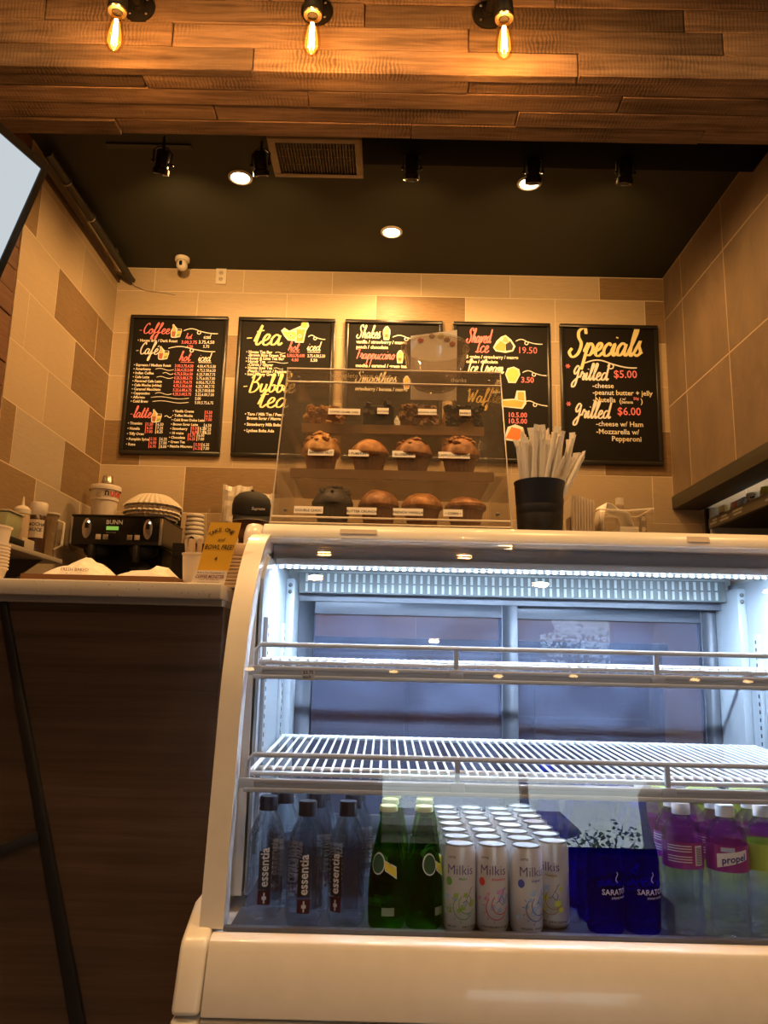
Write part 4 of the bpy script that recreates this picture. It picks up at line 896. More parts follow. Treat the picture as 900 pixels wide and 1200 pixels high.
# -- cobalt blue bottle
pu = thing('blue_bottle', 'x', 'bottle', (0, 0, ZD))
MB().lathe([(.0001, .006), (.022, .002), (.027, 0), (.0295, .006), (.0298, .03), (.0298, .105), (.0275, .122), (.0225, .140), (.0165, .162), (.0140, .180), (.0135, .196), (.0150, .198), (.0150, .202), (.0001, .202)], 24).build('body', M['blue_glass'], pu, smooth=True)
MB().lathe([(.0001, .1985), (.0152, .1985), (.0155, .209), (.0140, .211), (.0001, .211)], 24, flute=.015, nfl=18).build('cap', flat('cap_blue', (.03, .04, .30), .3, metal=.4), pu, smooth=True)
T('SARATOGA', .0118, wrap(.0304, -.55, .060), M['print_white'], pu, bold=.01, cut=.004); T('SPRING WATER', .0045, wrap(.0304, -.05, .0535), M['print_white'], pu)
mb = MB(); fn = wrap(.0306, .25, .082); ribbon(mb, [Vector(p) for p in ((.001, .012), (.003, .008), (0, .004), (-.001, 0), (.002, -.004))], .0013, fn); mb.build('emblem', M['print_white'], pu); flush()
UX = [(.364, 1.362), (.4245, 1.366)]
for i, (x, y) in enumerate(UX): place(pu, i == 0, x, y, (.15, .05)[i], ('cobalt blue glass bottle with white lettering beside the white cans', 'cobalt blue glass bottle with white lettering beside the fitness water bottles')[i], 'cobalt blue bottles')
for i, (x, y) in enumerate(UX):
    for r in (1, 2, 3): place(pu, False, x-.001*r, y+.063*r, random.uniform(-1, 1), 'cobalt blue glass bottle standing behind the front row', 'cobalt blue bottles')
place(pu, False, .345, 1.72, .4, 'cobalt blue glass bottle far back behind the white cans', 'cobalt blue bottles')
dv = tag(MB().box(.4572, .4592, 1.31, 1.60, ZD, ZD+.055).build('shelf_divider', M['acrylic']), 'clear plastic divider between blue bottles and fitness water', 'divider')
# -- waisted fitness water bottle
def fitness(c1, c2, word):
    t = thing('fitness_water_bottle', 'x', 'bottle', (0, 0, ZD)); r = .0318
    MB().lathe([(.0001, .007), (.017, .004), (.023, 0), (.028, .004), (.0312, .014), (.0305, .028), (.0285, .048), (.0282, .062), (.0298, .082), (.0318, .098), (.0318, .140), (.0305, .150), (.0255, .163), (.018, .173), (.0132, .178), (.0132, .184), (.0001, .184)], 24).build('body', M['water'], t, smooth=True)
    MB().lathe([(.0001, .180), (.0146, .180), (.0146, .195), (.0130, .198), (.0001, .198)], 26, flute=.012, nfl=13).build('cap', M['capwhite'], t, smooth=True)
    lb = patch(r+.0005, -pi, pi, .100, .140, 28).build('label', c1, t)
    mb = MB(); fn = wrap(r+.001, 0, 0)
    vs = []; n_ = 10
    for k in range(n_+1):
        u = -.025+k*.050/n_; vs += [fn(u, .1055+k*.0014), fn(u, .1265+k*.0008)]
    mb.add(vs, [(2*k, 2*k+2, 2*k+3, 2*k+1) for k in range(n_)]); mb.build('label_band', M['print_white'], lb)
    T(word, .0145, (lambda u, v: wrap(r+.0016, 0, 0)(-.0175+u, .1125+u*.18+v)), flat('label_navy', (.05, .07, .30)), lb, bold=.025, cut=.004)
    blk = patch(r+.0009, -.55, .10, .1305, .137).build('label_patch', c2, lb)
    # back: nutrition lines and bar code
    for z in (.135, .131, .127, .119, .115, .111): patch(r+.001, pi-.95, pi+.25, z-.0007, z+.0007).build('small_print', M['print_white'], lb)
    bc = patch(r+.0011, pi+.42, pi+.85, .106, .136).build('barcode', M['print_white'], lb)
    bars = MB()
    for k in range(13): z = .108+k*.002; q = patch(r+.0016, pi+.47, pi+.80, z, z+.0009, 3); bars.add(q.v, q.f)
    bars.build('bars', M['ink'], bc); flush(); return t
pf = fitness(flat('label_magenta', (.32, .04, .27), .45), flat('label_pale_blue', (.5, .6, .85)), 'propel')
pk = fitness(flat('label_lime', (.42, .58, .10), .45), flat('label_pale_green', (.75, .82, .66)), 'propel')
place(pf, True, .495, 1.366, pi-.15, 'fitness water bottle with barcode on its magenta label, front row', 'white capped fitness water bottles')
place(pf, False, .562, 1.352, -.12, 'fitness water bottle with magenta label facing front, front row', 'white capped fitness water bottles')
place(pk, True, .628, 1.362, .9, 'fitness water bottle with lime green label at the right edge', 'white capped fitness water bottles')
for x, y in ((.5065, 1.437), (.574, 1.428), (.642, 1.438), (.491, 1.508), (.557, 1.502), (.6235, 1.512), (.69, 1.50), (.50, 1.58), (.568, 1.575)):
    place(pf, False, x, y, random.uniform(1.5, 4), 'white capped magenta label bottle standing behind the front row', 'white capped fitness water bottles')
# yellow green fruit cups at the rear right
fc = thing('fruit_cup', 'yellow green fruit cup at the back of the cooler floor, one of three', 'fruit cup', (.66, 1.68, ZD), group='fruit cups at the rear')
MB().lathe([(.0001, 0), (.032, 0), (.04, .15), (.042, .152)], 20).build('cup', flat('cup_lime', (.48, .52, .10), .4), fc, smooth=True)
MB().lathe([(.042, .152), (.043, .158), (.036, .175), (.015, .182), (.0001, .183)], 20).build('lid', flat('lid_lime', (.55, .60, .2), .3), fc, smooth=True)
for x in (.75, .575): c = copy_tree(fc); c.location = (x, 1.685, ZD)

# ================================================================== PASTRY CASE ON THE FRIDGE
ZT = 1.277
pc = thing('pastry_case', 'clear acrylic three tier pastry case with slanted front', 'pastry case', (.005, 1.75, ZT))
PO = Vector((.005, 1.75, ZT))
def P_(mb, name, mt, parent=None, **k): mb.v = [tuple(Vector(v)-PO) for v in mb.v]; return mb.build(name, mt, parent or pc, **k)
CX0, CX1, CYB, CZ1 = -.245, .255, 1.955, 1.668
side = [(1.578, ZT), (CYB, ZT), (CYB, CZ1), (1.728, CZ1)]
for x in (CX0, CX1-.005): P_(MB().prism(side, 'x', x, x+.005), 'side_wall', M['acrylic'])
P_(MB().prism([(1.578, ZT), (1.583, ZT), (1.733, CZ1), (1.728, CZ1)], 'x', CX0+.006, CX1-.006), 'front_window', M['acrylic'])
P_(MB().box(CX0+.006, CX1-.006, CYB-.005, CYB, ZT, CZ1), 'rear_wall', M['acrylic'])
P_(MB().box(CX0, CX1, 1.728, CYB, CZ1+.0005, CZ1+.006), 'top', M['acrylic'])
P_(MB().box(CX0+.006, CX1-.006, 1.59, CYB-.006, ZT+.001, ZT+.007), 'floor_panel', M['acrylic_shelf'])
EDG = flat('acrylic_edge', (.80, .68, .50), .2, emit=None)
fz = lambda z: 1.578+(z-ZT)*.150/(CZ1-ZT)
for z in (1.292, 1.633): P_(MB().tube([(CX0+.004, fz(z)-.002, z), (CX1-.004, fz(z)-.002, z)], .0022, 6), 'edge_strip', EDG, smooth=True)
P_(MB().tube([(CX0, 1.728, CZ1+.003), (CX1, 1.728, CZ1+.003)], .0022, 6), 'edge_strip', EDG, smooth=True)
P_(MB().tube([(CX0, 1.580, ZT+.002), (CX1, 1.580, ZT+.002)], .002, 6), 'edge_strip', EDG, smooth=True)
for x in (CX0+.002, CX1-.002): P_(MB().tube([(x, 1.577, ZT), (x, 1.727, CZ1)], .0015, 6), 'edge_strip', flat('acrylic_edge_dim', (.5, .42, .32), .2), smooth=True)
for x in (CX0+.03, CX1-.03):
    for z in (1.307, 1.645): P_(MB().sphere((x, fz(z)-.003, z), .004, 8, 6), 'screw', M['steel_dark'], smooth=True)
SH = [(1.408, 1.632, CX0+.03, CX1-.03), (1.525, 1.682, CX0+.045, CX1-.045)]
for z, yf, x0, x1 in SH:
    sh = P_(MB().box(x0, x1, yf+.012, CYB-.03, z-.006, z), 'tray', M['acrylic_shelf'])
    P_(MB().box(x0, x1, yf+.006, yf+.012, z-.019, z+.001), 'tray_lip', flat('tray_lip_reflection', (.36, .22, .10), .3), sh)  # lip's brown colour stands in for reflections in the clear acrylic edge
    for xa, xb in ((CX0+.006, x0), (x1, CX1-.006)):
        P_(MB().box(*sorted((xa, xb)), yf+.03, CYB-.03, z-.005, z-.001), 'tray_support', M['acrylic'], sh)
def card(x, z, s, w_, sz=.0095):
    y = fz(z)-.0022; R = Matrix.Rotation(-math.atan2(.150, CZ1-ZT), 3, 'X')
    c = P_(MB().cbox((x, y-.001, z), (w_, .001, .017), R), 'label', flat('label_card', (.78, .70, .60)))
    T(s, sz, (lambda u, v, x=x, y=y, z=z: Vector((x+u, y-.0022+(v-.0035)*.38, z-.0035+v))-PO), M['ink'], c, 'CENTER', .01)
for x, s, w_ in ((-.150, '♦ BANANA NUT ♦'.replace('♦', '•'), .056), (-.068, '• PUMPKIN •', .044), (.03, '• BLUEBERRY •', .050), (.139, '• CAPPUCCINO CHIP •', .068)): card(x, 1.446, s, w_, .0078)
for x, s, w_ in ((-.166, '• DOUBLE CHOC •', .060), (-.056, '• BUTTER CRUNCH •', .062), (.040, '• FRENCH VANILLA •', .062), (.133, '• CORN •', .040)): card(x, 1.308, s, w_, .0078)
for x, s, w_ in ((-.105, 'COFFEE CRUMB CAKE', .072), (-.018, 'BROWNIE', .026), (.082, 'BANANA CAKE', .042), (.167, 'MARBLE', .026)): card(x, 1.557 if w_ < .07 else 1.553, s, w_, .0065)
T('complete your order', .016, lambda u, v: Vector((-.07+u, fz(1.648)-.002, 1.648+v))-PO, flat('etched', (.62, .50, .36)), pc, 'CENTER', .0); T('thanks', .014, lambda u, v: Vector((.155+u, fz(1.642)-.002, 1.642+v))-PO, M['etched'], pc, 'CENTER', 0)
flush()

def crumb(name, c1, c2, c3):
    mt, nt, N, L, p = _new(name); tc = N.new('ShaderNodeTexCoord'); nz = N.new('ShaderNodeTexNoise'); nz.inputs['Scale'].default_value = 60; nz.inputs['Detail'].default_value = 5
    L.new(tc.outputs['Object'], nz.inputs['Vector']); cr = N.new('ShaderNodeValToRGB'); cr.color_ramp.elements[0].position = .33; cr.color_ramp.elements[1].position = .68
    cr.color_ramp.elements[0].color = c1+(1,); cr.color_ramp.elements[1].color = c3+(1,); e = cr.color_ramp.elements.new(.5); e.color = c2+(1,)
    L.new(nz.outputs['Fac'], cr.inputs[0]); L.new(cr.outputs[0], p.inputs['Base Color']); p.inputs['Roughness'].default_value = .6
    b = N.new('ShaderNodeBump'); b.inputs['Strength'].default_value = .5; b.inputs['Distance'].default_value = .003; L.new(nz.outputs['Fac'], b.inputs['Height']); L.new(b.outputs[0], p.inputs['Normal']); return mt
M['muf_gold'] = crumb('golden_crumb', (.36, .15, .035), (.55, .27, .07), (.70, .40, .13))
M['muf_amber'] = crumb('amber_crumb', (.30, .11, .02), (.46, .19, .04), (.56, .27, .07))
M['muf_brown'] = crumb('brown_crumb', (.20, .075, .02), (.36, .15, .045), (.48, .23, .08))
M['muf_choc'] = crumb('chocolate_crumb', (.014, .008, .005), (.03, .016, .010), (.055, .03, .018))
M['liner'] = mat('brown_paper_liner', (.30, .125, .04), .7, noise_amt=.2); M['liner_dark'] = mat('dark_paper_liner', (.05, .024, .012), .7)
def displ(me, amp, freq, seed, zmin=-1):
    for v_ in me.vertices:
        if v_.co.z > zmin:
            d = noise.noise(Vector(v_.co)*freq+Vector((seed*7.3, seed*3.1, 0))); v_.co += v_.co.normalized()*d*amp
def muffin(x, y, z, mt, ln, lab, r=.041, h=.078, amp=.004, freq=40, seed=0, crumbs=0):
    t = thing('muffin', lab, 'muffin', (x, y, z), group='muffins in the pastry case')
    MB().lathe([(.0001, .001), (.0275*r/.041, 0), (.0365*r/.041, .043), (.0358*r/.041, .043), (.0265*r/.041, .003)], 64, flute=.03, nfl=20, cap=False).build('paper_liner', ln, t, smooth=True)
    hb = h-.040
    o = MB().lathe([(.033*r/.041, .036), (r*.97, .0385), (r*1.05, .043), (r*1.04, .049), (r*.9, .040+hb*.52), (r*.68, .040+hb*.78), (r*.4, .040+hb*.95), (.0001, .040+hb)], 30, cap=False).build('muffin_top', mt, t, smooth=True)
    displ(o.data, amp, freq, seed, .038)
    if crumbs:
        mb = MB(); rg = random.Random(seed)
        for k in range(crumbs):
            a_ = rg.uniform(0, 2*pi); q = rg.random()**.6*.85; rr = r*q; zz = .042+hb*math.sqrt(max(0, 1-q*q))*1.02
            mb.sphere((rr*cos(a_), rr*sin(a_), zz), rg.uniform(.004, .0085), 6, 4, (1, 1, .8))
        mb.build('streusel', mt, t, smooth=True)
    return t
y2 = 1.680; z2 = 1.4085
muffin(-.153, y2, z2, M['muf_gold'], M['liner'], 'banana nut muffin with lumpy golden top, middle tier left end', .041, .088, .004, 45, 1, 46)
muffin(-.046, y2, z2, M['muf_amber'], M['liner'], 'smooth domed pumpkin muffin on the middle tier', .042, .078, .002, 40, 2)
muffin(.051, y2, z2, M['muf_brown'], M['liner'], 'blueberry muffin with rough brown top on the middle tier', .042, .080, .004, 60, 3, 14)
muffin(.1545, y2, z2, M['muf_brown'], M['liner'], 'cappuccino chip muffin with knobbly top, middle tier right end', .042, .086, .004, 50, 4, 44)
y1 = 1.640; z1 = ZT+.0075
muffin(-.120, y1, z1, M['muf_choc'], M['liner_dark'], 'dark double chocolate muffin, bottom tier left end', .043, .082, .004, 60, 5, 26)
muffin(-.022, y1, z1, M['muf_brown'], M['liner'], 'butter crunch muffin with brown dome on the bottom tier', .043, .079, .0025, 45, 6)
muffin(.071, y1, z1, M['muf_amber'], M['liner'], 'french vanilla muffin with glossy dome on the bottom tier', .043, .074, .0015, 35, 7)
muffin(.164, y1, z1, M['muf_brown'], M['liner'], 'corn muffin with low dome, bottom tier right end', .043, .068, .0015, 35, 8)
def bar(x, sx_, h, mt, lab, seed, nuts=0, top=None):
    y, z = 1.745, 1.5255
    t = thing('cake_bar', lab, 'cake', (x, y, z), group='cake bars on the top tier')
    mb = MB().box(-sx_/2, sx_/2, -.04, .04, 0, h); o = mb.build('sponge', mt, t, bevel=.006, bseg=3)
    bm = bmesh.new(); bm.from_mesh(o.data); bmesh.ops.subdivide_edges(bm, edges=bm.edges, cuts=3, use_grid_fill=True); bm.to_mesh(o.data); bm.free()
    displ(o.data, .003, 60, seed, .004); rg = random.Random(seed); mb = MB()
    for k in range(nuts):
        mb.cbox((rg.uniform(-sx_/2, sx_/2), rg.choice((-.041, -.040, rg.uniform(-.04, .04))), h-.002+(rg.uniform(-.8*h, .004) if k % 2 else .002)), (rg.uniform(.006, .014),)*3, Matrix.Rotation(rg.uniform(0, 3), 3, Vector((1, rg.random(), .5))))
    if nuts: mb.build('crumble', top or mt, t)
bar(-.153, .080, .040, M['muf_amber'], 'flat crumb coffee cake bar, top tier left end', 11, 50, M['muf_gold'])
bar(-.028, .070, .054, M['muf_choc'], 'dark chocolate brownie block on the top tier', 12, 12, M['muf_choc'])
bar(.064, .082, .048, M['muf_brown'], 'brown crumb topped cake bar on the top tier', 13, 60, crumb('pale_crumb', (.16, .08, .04), (.36, .2, .10), (.5, .32, .18)))
bar(.163, .084, .048, M['muf_gold'], 'marbled cake bar with dark crumble, top tier right end', 14, 60, M['muf_choc'])

# ------------------------------------------------------------------ clear bowl and card on the case
bw = thing('plastic_bowl', 'clear plastic bowl on top of the pastry case', 'bowl', (.108, 1.84, CZ1+.0065))
MB().lathe([(.0001, .0), (.050, .0), (.058, .01), (.072, .055), (.080, .095), (.084, .098), (.084, .100), (.078, .097), (.070, .055), (.056, .012), (.0001, .003)], 30, flute=.006, nfl=12).build('bowl', thin_glass('bowl_plastic', (.93, .90, .86), haze=.07, hazecol=(.8, .7, .55), fac=1.8), bw, smooth=True)
MB().lathe([(.080, .1005), (.086, .1005), (.086, .104), (.060, .112), (.0001, .115)], 30, cap=False).build('lid', M['bowl_plastic'] if 'bowl_plastic' in M else M['acrylic'], bw, smooth=True)
cd = thing('photo_card', 'white card with small food pictures standing behind the bowl', 'card', (.11, 1.938, CZ1+.0065))
Rz = Matrix.Rotation(radians(-8), 3, 'X')
MB().add([(-.06, 0, 0), (.06, 0, 0), (.06, .003, 0), (-.06, .003, 0), (-.062, -.002, .175), (.060, -.002, .195), (.060, .001, .195), (-.062, .001, .175)], [(0, 3, 2, 1), (4, 5, 6, 7), (0, 1, 5, 4), (1, 2, 6, 5), (2, 3, 7, 6), (3, 0, 4, 7)]).build('sheet', flat('card_white', (.80, .74, .66)), cd)
for i, (x, z, c) in enumerate(((-.036, .163, (.45, .06, .04)), (-.006, .176, (.18, .08, .03)), (.018, .176, (.42, .42, .15)), (.034, .167, (.22, .10, .05)), (.048, .155, (.4, .1, .05)))):
    MB().lathe([(.0001, 0), (.007, 0), (.006, .0012), (.0001, .0016)], 10, (x, -.0022, z), rot=Matrix.Rotation(radians(90), 3, 'X'), sx=1.2).build('picture', flat('picture_%s' % 'abcde'[i], c), cd)

# ------------------------------------------------------------------ straw pot
pot = thing('straw_pot', 'matte black metal pot holding wrapped straws on the fridge', 'pot', (.3205, 1.628, ZT))
MB().lathe([(.0001, 0), (.0465, 0), (.047, .004), (.0488, .035), (.0482, .037), (.0490, .039), (.0498, .055), (.0492, .057), (.0500, .059), (.0525, .104), (.0540, .106), (.0540, .109), (.0515, .109), (.0470, .006), (.0001, .004)], 36, cap=False).build('pot', mat('matte_black_tin', (.012, .010, .009), .5), pot, smooth=True)
rg = random.Random(21)
for k in range(44):
    a_ = rg.uniform(0, 2*pi); q = math.sqrt(rg.random())*.030
    bx_, by_ = q*cos(a_), q*sin(a_)*.8
    lean = rg.uniform(-.05, .42)*(1 if k % 5 else -.25)+bx_*4; tx = bx_*.8+lean*.13; L_ = rg.uniform(.195, .228)
    if k >= 39: tx = .07+.010*(k-39); L_ = .19
    tx = max(-.055, min(.105, tx)); ty = by_*1.1+rg.uniform(-.01, .01)
    t = thing('wrapped_straw', 'white paper wrapped straw standing in the black pot', 'straw', (pot.location.x+bx_, pot.location.y+by_, ZT+.0055), group='straws in the black pot')
    d = Vector((tx-bx_, ty-by_, L_)); d = d.normalized()*L_; r = .0052
    MB().tube([(0, 0, .005), d*.5, d*.94], r, 8).build('wrapper', M['paper_wrap'], t, smooth=True)
    tw = Matrix.Rotation(rg.uniform(0, pi), 3, 'Z')
    c = d*.94; vs = [c+tw @ Vector(p) for p in ((-.0052, -.002, -.004), (.0052, -.002, -.004), (.0052, .002, -.004), (-.0052, .002, -.004))]
    e = d+Vector((rg.uniform(-.004, .004), 0, 0)); vs += [e+tw @ Vector(p) for p in ((-.0075, -.0006, 0), (.0075, -.0006, .002), (.0075, .0006, .002), (-.0075, .0006, 0))]
    MB().add(vs, [(0, 3, 2, 1), (4, 5, 6, 7), (0, 1, 5, 4), (1, 2, 6, 5), (2, 3, 7, 6), (3, 0, 4, 7)]).build('crimped_end', M['paper_wrap'], t)

# ------------------------------------------------------------------ cup sleeves and bin, right on the fridge
ss = flat('sleeve_kraft', (.52, .42, .31), .8)
for k in range(8):
    t = thing('cup_sleeve', 'folded pale cup sleeve in the row beside the straw pot', 'cup sleeve', (.405+k*.0072, 1.715+.004*k, ZT), group='cup sleeves beside the straw pot')
    MB().add([(-.002, -.03, 0), (.0035, -.03, 0), (.0035, .05, 0), (-.002, .05, 0), (-.003, -.035, .098-.001*k), (.003, -.035, .098-.001*k), (.003, .055, .092-.001*k), (-.003, .055, .092-.001*k)], [(0, 3, 2, 1), (4, 5, 6, 7), (0, 1, 5, 4), (1, 2, 6, 5), (2, 3, 7, 6), (3, 0, 4, 7)]).build('sleeve', ss, t, bevel=.001)
    if k % 2 == 0: MB().box(-.0045, -.0035, -.02, .02, .02+.004*k, .05+.003*k).build('print', flat('print_brown', (.16, .10, .06)), t)
bn = thing('plastic_bin', 'clear plastic bin with folded white papers on the fridge', 'bin', (.525, 1.75, ZT))
for a0, a1, b0, b1, c0, c1 in ((-.06, .06, -.055, -.052, 0, .062), (-.06, .06, .052, .055, 0, .072), (-.06, -.057, -.052, .052, 0, .07), (.057, .06, -.052, .052, 0, .07), (-.06, .06, -.052, .052, 0, .003)): MB().box(a0, a1, b0, b1, c0, c1).build('wall' if c1 > .01 else 'base', M['acrylic'], bn)
MB().tube([(-.06, -.055, .068), (.0, -.056, .066), (.06, -.055, .072), (.06, .055, .074), (-.06, .055, .072)], .002, 6, closed=True).build('rim', flat('rim_clear', (.75, .66, .52), .2), bn, smooth=True)
pp = thing('folded_paper', 'folded white paper draped over the clear bin', 'paper', (.505, 1.75, ZT+.0035))
mb = MB(); pth = [(-.03, .0), (-.028, .045), (-.02, .082), (-.008, .080), (.006, .068), (.03, .060), (.040, .03)]
vs = []
for x, z in pth: vs += [(x, -.045, z), (x, .04, z+.004)]
mb.add(vs, [(2*k, 2*k+2, 2*k+3, 2*k+1) for k in range(len(pth)-1)]); o = mb.build('sheet', M['paper'], pp, smooth=True)
so = o.modifiers.new('thick', 'SOLIDIFY'); so.thickness = .0015
pq = thing('paper_stack', 'low stack of white paper slips inside the clear bin', 'paper', (.53, 1.75, ZT+.0035))
for k in range(5): MB().box(-.015, .025, -.042, .03, k*.006, k*.006+.005).build('slip', M['paper'], pq)
bk = thing('button_strip', 'narrow black strip with pale round buttons behind the bin', 'strip', (.60, 1.815, ZT))
MB().box(-.008, .008, -.006, .006, 0, .082).build('strip', M['black'], bk, bevel=.002)
for z in (.02, .045, .07): MB().lathe([(.0001, 0), (.0052, 0), (.004, .002), (.0001, .002)], 12, (0, -.006, z), rot=Matrix.Rotation(radians(90), 3, 'X')).build('button', flat('button_pale', (.6, .55, .5)), bk)
vb = thing('glass_vial', 'small clear glass vial standing behind the bin', 'vial', (.568, 1.885, ZT))
MB().lathe([(.0001, 0), (.012, 0), (.012, .10), (.009, .112), (.009, .12), (.0001, .12)], 16).build('glass', M['acrylic'], vb, smooth=True); MB().lathe([(.0001, .118), (.010, .118), (.010, .135), (.0001, .135)], 16).build('stopper', flat('stopper', (.6, .5, .4)), vb, smooth=True)

# ================================================================== FRONT COUNTER
ct = thing('service_counter', 'dark wood laminate service counter with speckled pale top', 'counter', (-1.7, 1.7, 0))
CO = Vector((-1.7, 1.7, 0))
def K_(mb, name, mt, parent=None, **k): mb.v = [tuple(Vector(v)-CO) for v in mb.v]; return mb.build(name, mt, parent or ct, **k)
K_(MB().box(-3.05, -.297, 1.40, 2.06, 1.106, 1.134), 'worktop', M['quartz'], bevel=.003)
K_(MB().box(-3.05, -.297, 1.412, 2.04, 1.094, 1.1055), 'steel_strip', flat('strip_grey', (.30, .27, .24), .4))
K_(MB().box(-3.05, -.297, 1.43, 2.02, .0, 1.094), 'front_panel', M['laminate'])
def lstrip(p, q, w0, w1):     # black inlay on the panel face, x,z points
    d = (Vector(q)-Vector(p)).normalized(); nn = Vector((-d.y, d.x))
    poly = [Vector(p)+nn*w0/2, Vector(q)+nn*w1/2, Vector(q)-nn*w1/2, Vector(p)-nn*w0/2]; K_(MB().prism([(v_.x, v_.y) for v_ in poly], 'y', 1.418, 1.4295), 'inlay_strip', M['black'], bevel=.001)
lstrip((-.697, 1.094), (-.462, .30), .013, .025); lstrip((-.585, .697), (-1.25, .43), .017, .019); lstrip((-.704, 1.094), (-1.5, .0), .014, .022)

# ------------------------------------------------------------------ things on the counter
ZK = 1.1345
sg = thing('counter_sign', 'yellow take one card sign with white footer on the counter', 'sign', (-.328, 1.437, ZK))
tiltR = Matrix.Rotation(radians(-8), 3, 'X'); lean = .17
def sgn(u, v, d=0): q = tiltR @ Vector((u+v*lean, -d, v)); return q
def sheet(name, u0, u1, v0, v1, mt, parent, d0=-.002, d1=0):
    vs = [sgn(u, v_, d) for d in (d0, d1) for u, v_ in ((u0, v0), (u1, v0), (u1, v1), (u0, v1))]
    return MB().add(vs, [(0, 3, 2, 1), (4, 5, 6, 7), (0, 1, 5, 4), (1, 2, 6, 5), (2, 3, 7, 6), (3, 0, 4, 7)]).build(name, mt, parent)
ye_ = sheet('card', -.029, .029, .024, .121, flat('sign_yellow', (.80, .44, .025), .5), sg)
fo_ = sheet('footer', -.033, .028, 0, .0265, flat('sign_white', (.80, .70, .62)), sg, 0, .002)
S_ = lambda u0, v0: (lambda u, v: sgn(u0+u, v0+v, .0008))
for k, ch in enumerate('TAKE ONE'):
    g = radians(143-k*13.2); g2 = g-pi/2
    T(ch, .0105, (lambda u, v, g=g, g2=g2: sgn(.0275*cos(g)*.9+u*cos(g2)-v*sin(g2), .083+.020*sin(g)+u*sin(g2)+v*cos(g2), .0008)), M['ink'], ye_, 'CENTER', .02)
T('and', .009, S_(0, .084), M['ink'], ye_, 'CENTER', .01, .3); T('BOWL FREE!', .0125, S_(0, .068), M['ink'], ye_, 'CENTER', .02, .15, sx=.78); T('4', .010, S_(0, .046), M['ink'], ye_, 'CENTER', .03)
F2 = lambda u0, v0: (lambda u, v: sgn(u0+u, v0+v, .0028))
T('Brew it Free Compliments of', .0042, F2(-.002, .0205), M['ink'], fo_, 'CENTER', .01, .2); T('COFFEE MONSTER', .0088, F2(-.002, .0115), flat('ink_maroon', (.20, .03, .03)), fo_, 'CENTER', .02, .1, sx=.72)
T('COFFEE · TEA · BUBBLE TEA', .0030, F2(-.002, .0075), M['ink_maroon'], fo_, 'CENTER'); T('see you again soon at the counter', .0030, F2(-.002, .003), M['ink'], fo_, 'CENTER'); flush()
MB().box(-.02, .02, .006, .03, 0, .03).build('stand', M['acrylic'], sg)
for k in range(9):
    t = tag(MB().box(-.028, .028, -.04, .04, 0, .0066).build('napkin', flat('napkin_kraft', (.60, .47, .31), .8), None, bevel=.002), 'folded kraft napkin in the stack beside the yellow sign', 'napkin', 'napkin stack beside the yellow sign'); t.location = (-.285+random.uniform(-.0012, .0012)+.0, 1.535, ZK+k*.0070)
nb = tag(MB().box(-.027, .027, -.04, .04, 0, .024).build('napkin_block', flat('napkin_cream', (.66, .55, .41), .8), None, bevel=.003), 'cream napkin pack on top of the kraft stack', 'napkins'); nb.location = (-.285, 1.535, ZK+9*.0070)
cp_ = thing('paper_cup', 'white paper cup of wooden stirrers between the wax paper and yellow sign', 'cup', (-.392, 1.58, ZK))
MB().lathe([(.0001, .002), (.0205, 0), (.0258, .072), (.0272, .073), (.0272, .0755), (.0255, .0755), (.0195, .004), (.0001, .004)], 26, cap=False).build('cup', flat('cup_white', (.74, .66, .56)), cp_, smooth=True)
rg = random.Random(5)
for k in range(9):
    t = tag(MB().cbox((0, 0, .05), (.006, .0018, .10)).build('stirrer', flat('stirrer_wood', (.62, .46, .30), .7)), 'pale wooden stirrer standing in the white paper cup', 'stirrer', 'stirrers in the paper cup')
    t.location = (-.407+k*.0032, 1.58+rg.uniform(-.009, .009), ZK+.006); t.rotation_euler = (rg.uniform(-.05, .05), rg.uniform(-.10, .04), rg.uniform(-.5, .5))
ty = thing('wooden_tray', 'brown tray on the counter under crumpled wax paper', 'tray', (-.56, 1.60, ZK))
MB().prism([(-.135, 0), (.135, 0), (.15, .020), (.146, .020), (.131, .004), (-.131, .004), (-.146, .020), (-.15, .020)], 'y', -.09, .09).build('tray', flat('tray_brown', (.22, .10, .04), .5), ty)
MB().box(-.15, .15, -.094, -.09, 0, .020).build('tray_edge', M['tray_brown'], ty)
def crumple(name, lab, x, sx_, sz, seed):
    t = thing(name, lab, 'wax paper', (x, 1.60, ZK+.005))
    mb = MB(); n_ = 12; vs = []; fs = []
    for j in range(n_+1):
        for i in range(n_+1):
            u, v_ = i/n_-.5, j/n_-.5; e = max(0, 1-abs(2*u)**2.4)*max(0, 1-abs(2*v_)**3)
            z = sz*e*(.82+.5*noise.noise(Vector((u*3.2+seed, v_*3.2, seed))))+.006*noise.noise(Vector((u*9, v_*9, seed)))+.009
            vs.append((u*sx_*(1+.06*noise.noise(Vector((v_*5, seed, 1)))), v_*.16, max(z, .004)))
    for j in range(n_):
        for i in range(n_): q = j*(n_+1)+i; fs.append((q, q+1, q+n_+2, q+n_+1))
    o = mb.add(vs, fs).build('sheet', flat('wax_paper', (.78, .68, .55), .5, sss=.1), t); md = o.modifiers.new('thick', 'SOLIDIFY'); md.thickness = .002
    return t
t = crumple('wax_paper_bundle', 'crumpled white wax paper bundle on the left half of the brown tray', -.622, .135, .048, 2)
T('FRESH BAKED', .009, lambda u, v: Vector((-.02+u, -.074, .024+v)), M['print_brown'], t); T('DAILY', .009, lambda u, v: Vector((-.01+u, -.0745, .014+v)), M['print_brown'], t)
crumple('wax_paper_bundle', 'crumpled white wax paper bundle on the right half of the brown tray', -.487, .135, .036, 6); flush()
